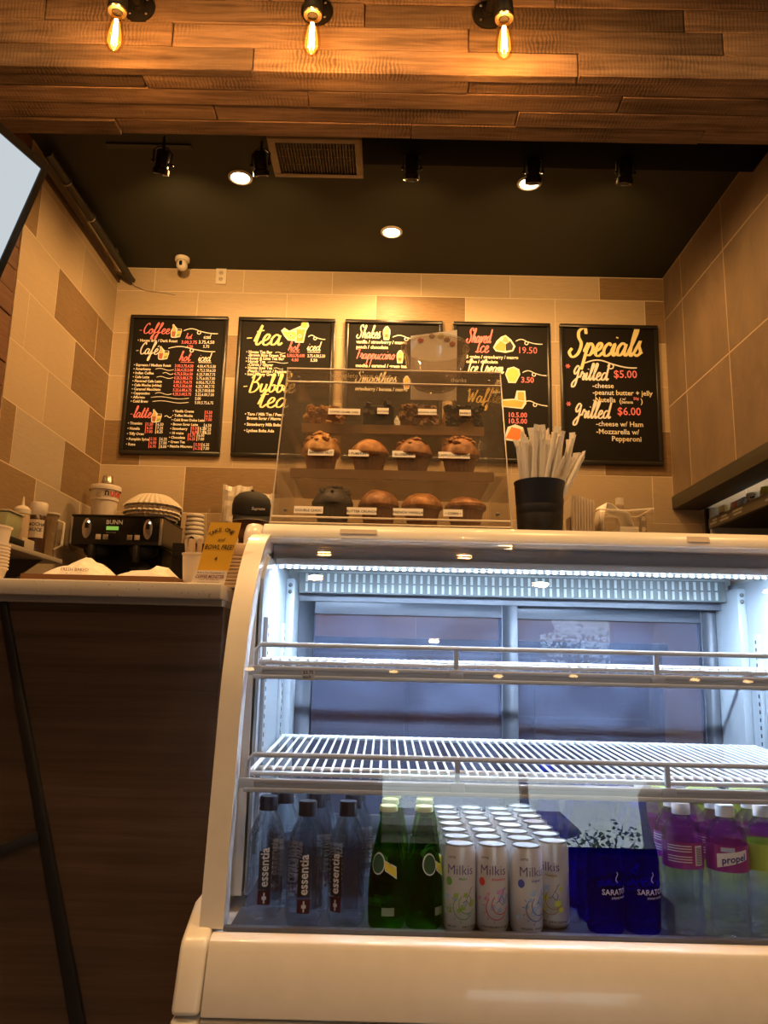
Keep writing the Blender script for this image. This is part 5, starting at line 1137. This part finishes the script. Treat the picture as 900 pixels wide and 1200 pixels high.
# paper cups at the left edge
for k in range(9):
    big = k == 8
    t = thing('stacked_cup', 'tall white paper cup topping the cup stack at the left edge' if big else 'white paper cup nested in the stack at the left edge', 'cup', (-.777, 1.50, ZK+(.0065*k if not big else .022)), group='cup stack at the left edge')
    h = .088 if big else .030; r1 = .041
    MB().lathe([(.0001, 0), (.030, 0), (.0385, h-.004), (r1, h-.003), (r1, h), (.0375, h), (.029, .002), (.0001, .002)], 28, cap=False).build('cup', M['cup_white'], t, smooth=True)
kb = thing('canister', 'plain beige canister on the counter below the wall shelf', 'canister', (-.78, 1.93, ZK))
MB().lathe([(.0001, 0), (.034, 0), (.035, .062), (.036, .064), (.036, .075), (.0001, .077)], 24).build('body', flat('canister_beige', (.40, .33, .25)), kb, smooth=True)

# ================================================================== BACK COUNTER
bc = thing('back_counter', 'low back counter along the tiled wall under the coffee brewer', 'counter', (-.9, 4.35, 0))
MB().box(-.88, 2.3, -.42, .34, 1.09, 1.125).build('worktop', flat('counter_black', (.03, .028, .025), .3), bc, bevel=.003)
MB().box(-.86, 2.28, -.38, .33, 0, 1.09).build('body', M['laminate'], bc)
for k in range(5): MB().box(-.84+k*.62, -.24+k*.62, -.40, -.38, .1, 1.06).build('door', M['laminate'], bc, bevel=.003)
ZB = 1.1255
br = thing('coffee_brewer', 'black twin coffee brewer with steel panels on the back counter', 'coffee machine', (-1.465, 4.15, ZB))
W2 = .245; hz0, hz1 = .462, .622
MB().box(-W2, W2, 0, .40, hz0, hz1).build('head', M['black_gloss'], br, bevel=.008)
MB().box(-W2-.004, W2+.004, -.004, .41, hz1-.004, hz1+.006).build('lid', M['black'], br, bevel=.003)
MB().box(W2, W2+.004, .015, .40, hz0+.005, hz1-.006).build('side_panel', M['steel_dark'], br); MB().box(-W2-.004, -W2, .015, .40, hz0+.005, hz1-.006).build('side_panel', M['steel_dark'], br)
MB().box(W2-.012, W2+.002, -.006, .014, hz0+.004, hz1-.01).build('edge_strip', M['steel'], br, bevel=.003); MB().box(-W2-.002, -W2+.008, -.006, .014, hz0+.004, hz1-.01).build('edge_strip', M['steel'], br, bevel=.003)
for x in (-.16, .17):
    p_ = MB().lathe([(.0001, 0), (.024, 0), (.024, .006), (.018, .008), (.0001, .008)], 20, (x, -.001, hz0+.09), rot=Matrix.Rotation(radians(90), 3, 'X') @ Matrix.Diagonal((1, 2.3, 1)).to_3x3()).build('control_plate', M['steel'], br, smooth=True)
    MB().box(x-.010, x+.010, -.012, -.008, hz0+.09, hz0+.118).build('switch', M['black'], p_)
    MB().sphere((x+.010, -.011, hz0+.125), .006, 8, 6).build('pilot_light', emitter('pilot', (1, .9, .7), 3), p_)
MB().box(-.055, .010, -.004, 0, hz0+.083, hz0+.103).build('display', emitter('display_green', (.42, .75, .10), .6), br); T('BUNN', .032, lambda u, v: Vector((-.058+u, -.0045, hz0+.115+v)), M['print_white'], br, bold=.03)
T('BREWWISE', .011, lambda u, v: Vector((-.055+u, -.0045, hz0+.065+v)), M['print_grey'], br)
for x, c in ((-.095, 'cup_white'), (-.055, 'steel'), (.075, 'steel'), (.115, 'sticker_tan')): MB().box(x-.014, x+.014, -.005, 0, hz0+.03, hz0+.058).build('button', M[c], br, bevel=.002)
MB().box(-.20, .20, .20, .39, .03, hz0).build('column', M['black'], br); MB().box(-W2, W2, -.02, .40, 0, .03).build('base', M['black'], br, bevel=.004)
for x in (-.12, .12):
    MB().lathe([(.0001, hz0-.002), (.085, hz0-.002), (.08, hz0-.03), (.045, hz0-.065), (.0001, hz0-.07)], 24, (x, .10, 0)).build('funnel', M['black'], br, smooth=True)
    MB().box(x-.012, x+.012, -.035, .02, hz0-.09, hz0-.002).build('funnel_handle', M['black'], br, bevel=.003)
flush()
for x, lab in ((-.12, 'left steel coffee server under the twin brewer'), (.12, 'right steel coffee server under the twin brewer')):
    t = thing('coffee_server', lab, 'coffee server', (-1.465+x, 4.25, ZB+.0305), group='coffee servers under the brewer')
    MB().lathe([(.0001, 0), (.075, 0), (.078, .01), (.078, .25), (.070, .29), (.06, .30)], 26).build('body', M['steel'], t, smooth=True); MB().lathe([(.06, .30), (.066, .304), (.066, .32), (.03, .345), (.0001, .348)], 24).build('lid', M['black'], t, smooth=True)
    MB().tube([(.07, -.03, .27), (.10, -.05, .25), (.10, -.05, .12), (.075, -.03, .10)], .008, 8).build('handle', M['black'], t, smooth=True); MB().box(-.03, .035, -.081, -.0765, .19, .215).build('badge', M['black_gloss'], t)
    T('BUNN', .02, lambda u, v: Vector((-.028+u, -.0815, .195+v)), M['print_white'], t, bold=.02)
flush()
# on top of the brewer: tub, dark bottle, plate, filters
ZR = ZB+hz1+.0065
tub = thing('spread_tub', 'white plastic tub with lid on top of the brewer', 'tub', (-1.60, 4.30, ZR))
MB().lathe([(.0001, 0), (.066, 0), (.071, .10), (.076, .102), (.076, .112), (.074, .113), (.079, .165), (.0001, .165)], 30).build('tub', flat('tub_white', (.76, .68, .60)), tub, smooth=True)
MB().lathe([(.086, .160), (.087, .180), (.082, .188), (.0001, .186)], 30).build('lid', M['tub_white'], tub, smooth=True); MB().lathe([(.080, .16), (.086, .16)], 30, cap=False).build('lid_rim', M['tub_white'], tub)
T('n', .055, wrap(.0785, .30, .125), M['ink'], tub, bold=.02); T('utella', .055, wrap(.0785, .68, .125), flat('print_red', (.65, .03, .02)), tub, bold=.02, cut=.01); patch(.0782, -.30, .10, .10+.02, .142).build('label', flat('tub_label', (.5, .46, .4)), tub); flush()
db = thing('syrup_bottle', 'dark syrup bottle with steel pourer behind the white tub', 'bottle', (-1.655, 4.47, ZR))
MB().lathe([(.0001, 0), (.036, 0), (.038, .01), (.038, .17), (.030, .20), (.028, .22), (.0001, .22)], 22).build('body', flat('syrup_dark', (.035, .018, .010), .2), db, smooth=True); MB().lathe([(.030, .22), (.034, .225), (.034, .26), (.030, .265), (.030, .285), (.0001, .287)], 22).build('pourer', M['steel'], db, smooth=True)
for z in (.02, .08): patch(.0385, -.9, .9, z, z+.035).build('label', flat('label_offwhite', (.6, .52, .42)), db)
ft = []
for k in range(5):
    t = thing('coffee_filter', 'fluted white coffee filter, topmost of the stack on the brewer' if k == 4 else 'fluted white coffee filter in the stack on the brewer', 'coffee filter', (-1.335+.004*random.uniform(-1, 1), 4.33, ZR+.001+k*.019), group='coffee filters on the brewer')
    R1 = .138+.006*((k*7) % 3)+.004*k
    MB().lathe([(R1, .0), (R1*.97, .007), (R1*.82, .032), (.085, .066), (.078, .069), (.0001, .070), (.0001, .067), (.076, .066), (R1*.80, .028), (R1*.96, .002)], 128, flute=.035, nfl=32, cap=False).build('paper', flat('filter_paper', (.78, .70, .58), .8), t, smooth=True)
tag(MB().cbox((0, 0, .05), (.03, .02, .1)).build('filter_holder', M['black_gloss'], None, bevel=.006), 'small black holder behind the coffee filters', 'holder').location = (-1.235, 4.52, ZR)
# grinder, cup stack, bags
gd = thing('grinder_cabinet', 'black appliance cabinet right of the brewer', 'appliance', (-.93, 4.40, ZB))
MB().box(-.26, .30, -.14, .2, 0, .50).build('body', M['black'], gd, bevel=.006); MB().box(-.24, .28, -.145, -.14, .05, .45).build('door', M['black_gloss'], gd, bevel=.002)
ZG = ZB+.5005
for k in range(6):
    t = thing('white_cup', 'white cup with black dot at the bottom of the back stack' if k == 0 else 'white cup in the stack on the black cabinet', 'cup', (-1.09, 4.33, ZG+k*.024), group='white cups on the black cabinet')
    h = .052 if k == 0 else .03; r = .055-.001*k
    MB().lathe([(.0001, 0), (r*.9, 0), (r, .008), (r, h-.010), (r*.9, h-.001), (.0001, h)] if k == 0 else [(.0001, .030), (r*.9, .030), (r, .036), (r, .046), (r*.9, .0525), (.0001, .053)], 26).build('cup', flat('stack_white', (.76, .70, .62)), t, smooth=True)
    if k == 0: MB().lathe([(.0001, 0), (.016, 0), (.0001, .001)], 14, (0, -.0555, .024), rot=Matrix.Rotation(radians(90), 3, 'X')).build('dot', M['ink'], t)
for k in range(2):
    t = thing('clear_cup', 'clear plastic cups stacked beside the white cups' , 'cup', (-.985, 4.36, ZG+k*.02), group='clear cups on the black cabinet'); MB().lathe([(.0001, .002), (.034, 0), (.045, .20), (.047, .20)], 22, cap=False).build('cup', M['acrylic'], t, smooth=True)
def bag(x, y, wd, h, lab, seed):
    t = thing('coffee_bag', lab, 'bag', (x, y, ZG)); mb = MB(); vs = []; fs = []; nx, nz = 10, 12
    for side in (-1, 1):
        for j in range(nz+1):
            for i in range(nx+1):
                u, v_ = i/nx-.5, j/nz; th = .045*(1-abs(2*u)**3)*(1-v_**2.2)+.004
                vs.append((u*wd*(1+.05*noise.noise(Vector((v_*4, seed, 0)))), side*th+.018*noise.noise(Vector((u*5+seed, v_*5, 0))), v_*h+.02*v_*noise.noise(Vector((u*4, seed, 3)))))
    n1 = (nx+1)*(nz+1)
    for s_ in (0, 1):
        for j in range(nz):
            for i in range(nx): q = s_*n1+j*(nx+1)+i; fs.append((q, q+1, q+nx+2, q+nx+1))
    for j in range(nz):
        for i in (0, nx): q = j*(nx+1)+i; fs.append((q, q+nx+1, n1+q+nx+1, n1+q))
    for i in range(nx): q = nz*(nx+1)+i; fs += [(q, q+1, n1+q+1, n1+q), (i, i+1, n1+i+1, n1+i)]
    mb.add(vs, fs).build('bag', flat('foil_white', (.72, .66, .58), .3), t, smooth=False)
bag(-.878, 4.42, .17, .365, 'tall white crinkled coffee bag standing left of the cap', 1.5); bag(-.715, 4.47, .15, .33, 'white crinkled plastic bag right behind the cap', 4.2)

# ------------------------------------------------------------------ wall shelf at left
ws = thing('wall_shelf', 'small grey wall shelf with sauces on the left tiled wall', 'shelf', (XL, 3.35, 1.44))
MB().box(.009, .20, -.48, .46, 0, .022).build('board', flat('shelf_grey', (.42, .37, .31), .5), ws, bevel=.003)
for y in (-.3, .3): MB().prism([(.009, 0), (.17, 0), (.009, -.12)], 'y', y-.008, y+.008).build('bracket', M['steel_dark'], ws)
ZS = 1.4625
t = thing('squeeze_bottle', 'pale squeeze bottle with pointed nozzle on the wall shelf', 'bottle', (-1.655, 3.46, ZS))
MB().lathe([(.0001, 0), (.034, 0), (.035, .15), (.03, .17), (.0001, .17)], 20).build('body', flat('squeeze_tan', (.50, .38, .25), .4), t, smooth=True); MB().lathe([(.036, .16), (.037, .18), (.022, .195), (.008, .20), (.003, .24), (.0001, .24)], 20).build('nozzle', M['cup_white'], t, smooth=True)
t = thing('sauce_bottle', 'sauce bottle with white cap and pale label on the wall shelf', 'bottle', (-1.645, 3.60, ZS))
MB().lathe([(.0001, 0), (.040, 0), (.042, .01), (.042, .155), (.035, .18), (.0001, .18)], 22).build('body', flat('sauce_brown', (.06, .03, .015), .25), t, smooth=True); MB().lathe([(.035, .175), (.036, .185), (.040, .19), (.040, .235), (.036, .24), (.0001, .24)], 22).build('cap', M['cup_white'], t, smooth=True); lb = patch(.0428, -1.2, 1.2, .07, .155).build('label', M['label_offwhite'], t)
for z, s in ((.125, 'MOCHA'), (.10, 'SAUCE')): T(s, .022, wrap(.0436, -.6, z), M['ink'], lb, bold=.02)
flush()
t = thing('measuring_jug', 'tall clear measuring jug at the far end of the wall shelf', 'jug', (-1.65, 3.735, ZS))
MB().lathe([(.0001, 0), (.036, 0), (.042, .20), (.045, .20), (.046, .207), (.041, .207), (.035, .004), (.0001, .004)], 22, cap=False).build('jug', thin_glass('jug_plastic', (.8, .75, .65), haze=.15, hazecol=(.6, .5, .4)), t, smooth=True); MB().tube([(.043, 0, .18), (.075, 0, .17), (.072, 0, .06), (.038, 0, .04)], .006, 8).build('handle', M['rim_clear'], t, smooth=True); MB().lathe([(.046, .2072), (.048, .209), (.048, .216), (.0001, .216)], 22).build('lid', M['cup_white'], t, smooth=True)
t = thing('prep_tub', 'pale green plastic tub at the near side of the wall shelf', 'tub', (-1.66, 3.30, ZS+.0305))
MB().prism([(-.045, 0), (.045, 0), (.058, .10), (-.058, .10)], 'y', -.07, .07).build('tub', flat('tub_green', (.40, .42, .24), .4), t, bevel=.006); MB().box(-.064, .064, -.076, .076, .1005, .108).build('rim', flat('tub_rim', (.55, .5, .36)), t, bevel=.003)
t = tag(MB().box(-.07, .07, -.12, .12, 0, .03).build('flat_box', M['black'], None, bevel=.003), 'flat black box under the green tub on the shelf', 'box'); t.location = (-1.67, 3.28, ZS)
t = thing('folded_cloth', 'folded pale cloth hanging at the shelf edge below the sauce bottle', 'cloth', (-1.606, 3.45, ZS))
MB().box(-.012, .0, -.06, .06, 0, .045).build('cloth', flat('cloth_pale', (.52, .44, .34), .9), t, bevel=.005, bseg=3)
t = thing('steel_pitcher', 'shiny steel pitcher at the left frame edge on the shelf', 'pitcher', (-1.715, 3.12, ZS))
MB().lathe([(.0001, 0), (.045, 0), (.047, .03), (.035, .14), (.036, .18), (.040, .20), (.036, .20), (.032, .15), (.0001, .05)], 22, cap=False).build('pitcher', M['steel'], t, smooth=True)

# ================================================================== BARISTA (mostly hidden behind the counter)
def remesh_obj(name, mb, mt, parent, vox=.009):
    o = mb.build(name, mt, parent); md = o.modifiers.new('r', 'REMESH'); md.mode = 'VOXEL'; md.voxel_size = vox; md.use_smooth_shade = True
    s2_ = o.modifiers.new('s', 'SMOOTH'); s2_.factor = .5; s2_.iterations = 6
    dg = bpy.context.evaluated_depsgraph_get(); dg.update(); me = bpy.data.meshes.new_from_object(o.evaluated_get(dg)); o.modifiers.clear(); o.data = me; return o
def caps(mb, pts, rs, n=12):
    for p, r in zip(pts, rs): mb.sphere(p, r, n, 8)
    for i in range(len(pts)-1): mb.cyl(pts[i], pts[i+1], rs[i], n, rs[i+1])
ps = thing('person', 'person in a black cap bending over work behind the counter', 'person', (-.65, 3.62, 0), radians(12))
legs = [[(-.10*s_, .02, .92), (-.11*s_, 0, .50), (-.11*s_, .04, .09)] for s_ in (1, -1)]
arms = [[(-.19*s_, .03, 1.40), (-.25*s_, .0, 1.14), (-.16*s_, -.22, 1.06)] for s_ in (1, -1)]
sk = MB()
for l in legs: caps(sk, l, [.085, .055, .042]); 
for s_ in (1, -1): caps(sk, [(-.11*s_, .03, .045), (-.12*s_, -.13, .035)], [.045, .036])
caps(sk, [(0, .03, .95), (0, .02, 1.15), (0, .02, 1.34)], [.13, .12, .13]); caps(sk, [(-.12, .03, 1.40), (.12, .03, 1.40)], [.075, .075]); caps(sk, [(0, .02, 1.42), (0, -.02, 1.54)], [.060, .053])
for a_ in arms: caps(sk, a_, [.055, .042, .030])
for s_ in (1, -1):
    w_ = Vector((-.16*s_, -.22, 1.06)); caps(sk, [w_, w_+Vector((.02*s_, -.06, -.01))], [.03, .032])
    for q in range(4): b0 = w_+Vector(((-.022+.015*q)*s_+.02*s_, -.075, -.012)); caps(sk, [b0, b0+Vector((.004*s_, -.035+.004*abs(q-1.5), -.015)), b0+Vector((.008*s_, -.05+.005*abs(q-1.5), -.045))], [.0095, .009, .008], 8)
    caps(sk, [w_+Vector((.035*s_, -.03, 0)), w_+Vector((.062*s_, -.055, -.01)), w_+Vector((.06*s_, -.085, -.025))], [.012, .010, .009], 8)
HC = Vector((0, -.05, 1.635))
sk.sphere(HC, .1, 18, 12, (.78, .95, 1.15)); sk.sphere(HC+Vector((0, -.03, -.06)), .06, 14, 8, (.95, .95, .9))
sk.sphere(HC+Vector((0, -.100, -.015)), .017, 8, 6, (.8, 1, 1.2)); sk.sphere(HC+Vector((0, -.092, -.06)), .016, 8, 6, (1.5, .6, .55)); sk.sphere(HC+Vector((.079, .005, -.01)), .02, 8, 6, (.4, .9, 1.4)); sk.sphere(HC+Vector((-.079, .005, -.01)), .02, 8, 6, (.4, .9, 1.4))
skin = mat('skin', (.33, .155, .085), .5, sss=.1)
remesh_obj('body', sk, skin, ps, .008)
for s_ in (1, -1):
    e = MB().sphere(HC+Vector((.030*s_, -.083, .012)), .0115, 10, 8).build('eye', flat('eye_white', (.7, .66, .6), .2), ps, smooth=True); MB().sphere(HC+Vector((.030*s_, -.0915, .010)), .005, 8, 6).build('iris', M['ink'], e, smooth=True)
sh = MB(); caps(sh, [(0, .03, .93), (0, .02, 1.15), (0, .02, 1.34)], [.145, .137, .145]); caps(sh, [(-.12, .03, 1.40), (.12, .03, 1.40)], [.088, .088])
for a_ in arms: caps(sh, [a_[0], (Vector(a_[0])*.25+Vector(a_[1])*.75)], [.070, .058])
remesh_obj('shirt', sh, flat('shirt_black', (.02, .02, .022), .8), ps, .012)
tr_ = MB(); caps(tr_, [(0, .03, .90), (0, .03, .96)], [.137, .137])
for l in legs: caps(tr_, l, [.098, .070, .056])
remesh_obj('trousers', tr_, flat('trousers_dark', (.03, .03, .04), .8), ps, .012)
hr = MB().sphere(HC+Vector((0, .012, .004)), .106, 18, 12, (.80, .92, 1.02)); hr.v = [v_ for v_ in hr.v]
ho = hr.build('hair', flat('hair_dark', (.012, .009, .008), .6), ps, smooth=True)
bm = bmesh.new(); bm.from_mesh(ho.data); bmesh.ops.delete(bm, geom=[v_ for v_ in bm.verts if v_.co.y < HC.y-.035 and v_.co.z < HC.z+.05 or v_.co.z < HC.z-.07], context='VERTS'); bm.to_mesh(ho.data); bm.free()
cap = MB(); CC = HC+Vector((0, .0, .028)); Rc = Matrix.Rotation(radians(14), 3, 'X')
cap.lathe([(.095, -.005), (.098, .012), (.098, .045), (.090, .075), (.066, .098), (.032, .108), (.0001, .110)], 30, CC, cap=False, rot=Rc, sx=.92, sy=1.08)
co = cap.build('cap', mat('black_cotton_cap', (.022, .021, .022), .75, bump=.3, nscale=300), ps, smooth=True); md = co.modifiers.new('thick', 'SOLIDIFY'); md.thickness = .003
vis = MB(); vs = []; fs = []
for j in range(5):
    for i in range(13):
        g = pi+pi*(.12+.76*i/12); q = 1+.62*j/4*(sin(pi*(.08+.84*i/12))**.6); x_, y_ = .088*cos(g)*(1+.05*j/4), .103*sin(g)*q
        vs.append(Rc @ Vector((x_, y_, .004-.012*(j/4)-.020*abs(cos(g))**2*(j/4)))+CC)
for j in range(4):
    for i in range(12): q = j*13+i; fs.append((q, q+1, q+14, q+13))
vo = vis.add(vs, fs).build('brim', M['shirt_black'], co, smooth=True); md = vo.modifiers.new('thick', 'SOLIDIFY'); md.thickness = .004
edge = MB().tube([vs[4*13+i] for i in range(13)], .0016, 5).build('brim_edge_line', flat('brim_edge_grey', (.35, .32, .29)), co, smooth=True)  # pale grey line laid along the front edge of the brim
MB().sphere(CC+Rc @ Vector((0, 0, .111)), .008, 8, 6).build('button', M['shirt_black'], co, smooth=True)
def capmap(u, v):
    g = -pi/2+.30+u/.1; return CC+Rc @ Vector((.0935*cos(g), .1095*sin(g), .030+v))
T('Supreme', .020, capmap, M['print_white'], co, 'CENTER', .01, .25); flush()

# ================================================================== OPEN COOLER UNDER THE BULKHEAD (right)
oc = thing('open_cooler', 'dark framed open shelf cooler with jars and pouches under the stone bulkhead', 'cooler', (1.9, 3.9, 0))
MB().box(.0, .6, .70, .72, 0, 1.96).build('side_frame', M['black'], oc); MB().box(.58, .6, -.9, .70, 0, 1.96).build('back_panel', flat('cooler_white', (.72, .72, .66)), oc); MB().box(0, .6, -.92, -.90, 0, 1.96).build('side_frame', M['black'], oc)
MB().box(.02, .58, .675, .699, .1, 1.95).build('liner', M['cooler_white'], oc)
MB().box(.03, .58, -.90, .67, 1.835, 1.850).build('shelf_plate', M['trim_dark'], oc); rail = MB().box(.0, .03, -.90, .67, 1.825, 1.885).build('price_rail', flat('rail_grey_green', (.20, .19, .16), .45), oc, bevel=.004)
MB().box(.02, .58, -.90, .67, 1.40, 1.42).build('shelf_plate', M['trim_dark'], oc); MB().box(.0, .02, -.90, .67, 1.39, 1.45).build('price_rail', M['trim_dark'], oc); MB().box(.02, .58, -.90, .67, 1.62, 1.64).build('shelf_plate', M['trim_dark'], oc)
for y, z, l in ((.60, 1.848, .09), (.58, 1.866, .06), (.45, 1.845, .11), (.45, 1.864, .07), (.28, 1.846, .10), (.28, 1.865, .12), (-.12, 1.850, .16), (-.10, 1.870, .06)): MB().box(-.0012, -.0002, y-l/2, y+l/2, z-.0055, z+.0055).build('price_label', flat('label_pale', (.62, .62, .58)), rail)
lt = MB().box(.40, .46, -.85, .60, 1.935, 1.945).build('light_bar', emitter('cooler_lamp', (1, .93, .78), 26), oc)
goods = [('carton', .60, (.75, .66, .30), 'yellow and white carton at the far end of the cooler shelf'), ('pouch', .49, (.42, .10, .04), 'rust red pouch on the cooler shelf'), ('pouch', .40, (.16, .17, .20), 'dark grey pouch beside the rust red one'), ('tin', .25, (.50, .46, .40), 'patterned black and white tin on the cooler shelf'),
         ('jar', .10, (.42, .36, .03), 'olive yellow jar with pale label on the cooler shelf'), ('jar', .0, (.38, .35, .05), 'second olive yellow jar beside the first'), ('carton', -.10, (.60, .62, .60), 'pale grey carton between the jars'), ('jar', -.22, (.26, .27, .06), 'dark olive jar near the frame edge'), ('carton', -.34, (.60, .62, .66), 'white and navy carton at the right frame edge')]
for i, (k_, y, c, lab) in enumerate(goods):
    t = thing(k_, lab, k_, (1.985, 3.9+y, 1.8505), group='goods on the cooler shelf'); t.scale = (1, 1, 1.25); mt = flat('goods_%s' % 'abcdefghi'[i], c, .35)
    if k_ == 'carton': MB().box(-.035, .035, -.04, .04, 0, .082).build('body', mt, t, bevel=.003); MB().box(-.0365, -.035, -.03, .03, .02, .05).build('label', flat('goods_label', (.1, .1, .25)), t)
    elif k_ == 'pouch': MB().prism([(-.03, 0), (.03, 0), (.006, .083), (-.006, .083)], 'y', -.045, .045).build('body', mt, t, bevel=.004); MB().box(-.008, .008, -.046, .046, .0835, .0845).build('seal', mt, t)
    elif k_ == 'tin':
        MB().lathe([(.0001, 0), (.042, 0), (.042, .08), (.0001, .082)], 22).build('body', mt, t, smooth=True); mb = MB(); rr = random.Random(2)
        for q in range(26): g, z = rr.uniform(pi*.6, pi*1.4), rr.uniform(.01, .072); mb.cbox((.0424*cos(g), .0424*sin(g), z), (.0008, rr.uniform(.006, .014), rr.uniform(.003, .008)), Matrix.Rotation(g, 3, 'Z'))
        mb.build('pattern', M['ink'], t)
    else: MB().lathe([(.0001, 0), (.036, 0), (.040, .008), (.040, .066), (.034, .076), (.034, .082), (.0001, .083)], 22).build('body', mt, t, smooth=True); q = patch(.0408, -.5, .5, .02, .052).build('label', M['goods_label'] if i == 8 else M['label_offwhite'], t); q.rotation_euler = (0, 0, -pi/2)

# dining ceiling fixtures (the lamps behind the camera, seen only as reflections)
for i, (x, y) in enumerate(DINE):
    t = thing('dining_downlight', 'round warm ceiling light over the customer side, mirrored in the glass', 'ceiling light', (x, y, 3.62), group='customer side ceiling lights')
    MB().lathe([(.035, 0), (.055, 0), (.055, -.02), (.035, -.02)], 20, cap=False).build('ring', M['black'], t, smooth=True); MB().lathe([(.0001, -.012), (.035, -.012)], 20, cap=False).build('lens', emitter('dining_lens', (1, .66, .32), 40), t)

for i, (x, y, z) in enumerate([(-.75, -1.3, 2.55), (.05, -1.6, 2.75), (.62, -1.3, 2.50), (1.15, -1.7, 2.8), (1.75, -1.4, 2.6), (2.2, -1.7, 2.75)]):
    t = thing('pendant_lamp', 'small filament pendant on the customer side, mirrored in the cooler glass', 'lamp', (x, y, z), group='customer side pendants')
    MB().cyl((0, 0, .07), (0, 0, 3.62-z), .004, 6).build('cord', M['black'], t); MB().lathe([(.0001, .03), (.018, .03), (.020, .06), (.012, .075), (.0001, .075)], 14).build('socket', M['iron'], t, smooth=True)
    MB().lathe([(.0001, -.055), (.016, -.05), (.027, -.025), (.025, .0), (.014, .03)], 16, cap=False).build('bulb', emitter('pendant_glow', (1, .55, .2), 22), t, smooth=True)
